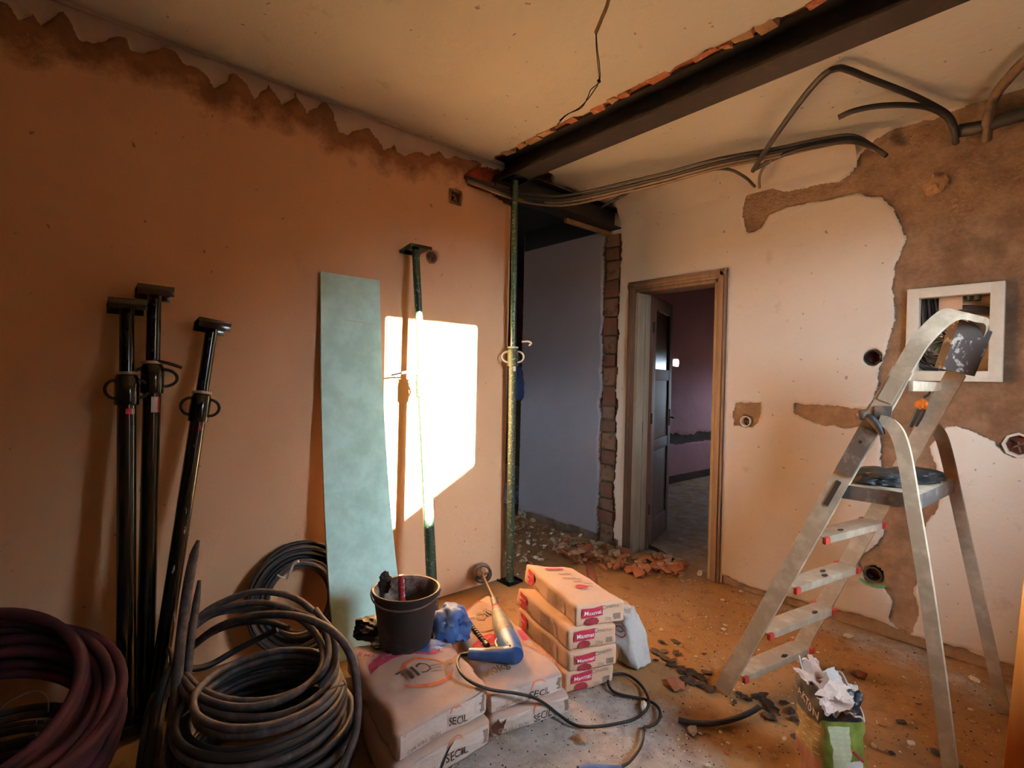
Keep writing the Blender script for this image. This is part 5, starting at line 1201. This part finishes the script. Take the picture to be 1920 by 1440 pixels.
for k, (x_, y_) in enumerate(fl):
    lab = 'black bitumen flake scattered between the white sack and the ladder foot' if x_ < 1340 else 'black bitumen flake scattered right of the ladder foot'
    put('bitumen_flake', drk[k % 6], pz(x_, y_), r_.uniform(.014, .034), lab, 'flake', 'flakes left of the ladder foot' if x_ < 1340 else 'flakes right of the ladder foot', .006, .12, r_)
pebs = [[(1190,1100),(1420,1110),(1330,1250),(1210,1180)], [(1330,1120),(1600,1180),(1560,1230),(1420,1240)], [(1560,1230),(1860,1320),(1860,1440),(1640,1440)], [(1260,1380),(1480,1360),(1480,1440),(1330,1440)]]
glab = ['small pebble on the bare floor between the sacks and the doorway', 'small pebble on the floor behind the ladder treads', 'small pebble on the floor right of the torn sack', 'small pebble on the floor left of the torn sack']
for gi, P4 in enumerate(pebs):
    for k in range(22):
        x_, y_ = inpoly(P4, r_); me_ = (tan+red[:3])[k % 9]; put('pebble', me_, pz(x_, y_), r_.uniform(.006, .016), glab[gi].replace('small', 'small '+hue(me_)), 'pebble', ('pebbles before the doorway', 'pebbles behind the ladder', 'pebbles right of the torn sack', 'pebbles left of the torn sack')[gi], .004, .3, r_)
# fine grit, far too many to count
def grit(name, poly, n, s0, s1, mats, label):
    V = []; F = []; mi = []
    for k in range(n):
        x_, y_ = inpoly(poly, r_); s_ = r_.uniform(s0, s1); z = r_.uniform(.0, .004); a = r_.uniform(0, 6.28); k0 = len(V)
        for q_ in range(3): V.append((x_+s_*math.cos(a+q_*2.1), y_+s_*math.sin(a+q_*2.1), z))
        V.append((x_+r_.uniform(-.3, .3)*s_, y_, z+s_*.9)); m_ = r_.randrange(len(mats))
        for f in ((0, 1, 3), (1, 2, 3), (2, 0, 3), (2, 1, 0)): F.append(tuple(i+k0 for i in f)); mi.append(m_)
    o = MB().add(V, F).build(name, mats, smooth=False); o.data.polygons.foreach_set('material_index', mi); return tagged(o, label, 'grit', None, 'stuff')
grit('floor_grit', [tuple(pz(*q_)[:2]) for q_ in [(950,1030),(1180,1010),(1420,1115),(1850,1270),(1900,1440),(1260,1440),(1240,1200)]], 1800, .002, .006, ['rubble_tan', 'rubble_red', 'rubble_white', 'rubble_dark'], 'fine brown grit strewn over the floor')
grit('grey_grit', dust, 1100, .0015, .005, ['rubble_white', 'ink_grey', 'rubble_dark', 'rubble_white'], 'fine white and grey grit on the grey floor area')
grit('passage_grit', [(-3.5, 2.3), (-2.1, 2.25), (-1.7, 3.2), (-3.5, 3.2)], 900, .003, .009, ['rubble_red', 'rubble_tan', 'rubble_white'], 'fine brick grit on the passage floor')
# hose offcut and a few loose things
P = [pz(1272,1350,.012), pz(1300,1356,.012), pz(1340,1356,.012), pz(1380,1347,.012), pz(1410,1334,.012), pz(1422,1326,.012)]
tagged(MB().tube(P, .0105, 9, 5).build('hose_offcut', 'cable_dark', origin=P[0]), 'short curved black hose offcut on the floor left of the torn sack', 'hose')
P = [pz(1085,1020,.05), pz(1105,1060,.03), pz(1112,1100,.02)]
o = MB().tube([P[0], P[1], P[2]], .01, 4, 3, flat=(.006, .028), up=(0, 0, 1)).build('timber_offcut', simple('reddish timber', '6d4130', .85), origin=P[1]); tagged(o, 'reddish timber offcut lying before the rubble heap behind the red-labelled stack', 'timber')
P = [pz(1205,1020,.02), pz(1230,1030,.02), pz(1262,1050,.015), pz(1276,1066,.012)]
tagged(MB().tube(P, .014, 8, 4).build('cable', 'conduit', origin=P[0]), 'dark cable lying across the door threshold', 'cable')
# passage: garment and pale sack glimpsed beyond the prop
c = pd(962, 725, 4.9); crumple('navy_garment', c, .13, 'garment', 4, (.8, .9, 1.8), 'navy garment hanging in the dark passage behind the supporting prop', 'garment')
c = pz(958, 940); crumple('plastic_sack', c+np.array([0, 0, .06]), .13, 'pale_bag', 12, (1., 1., .8), 'pale bluish plastic sack on the far passage floor', 'sack')
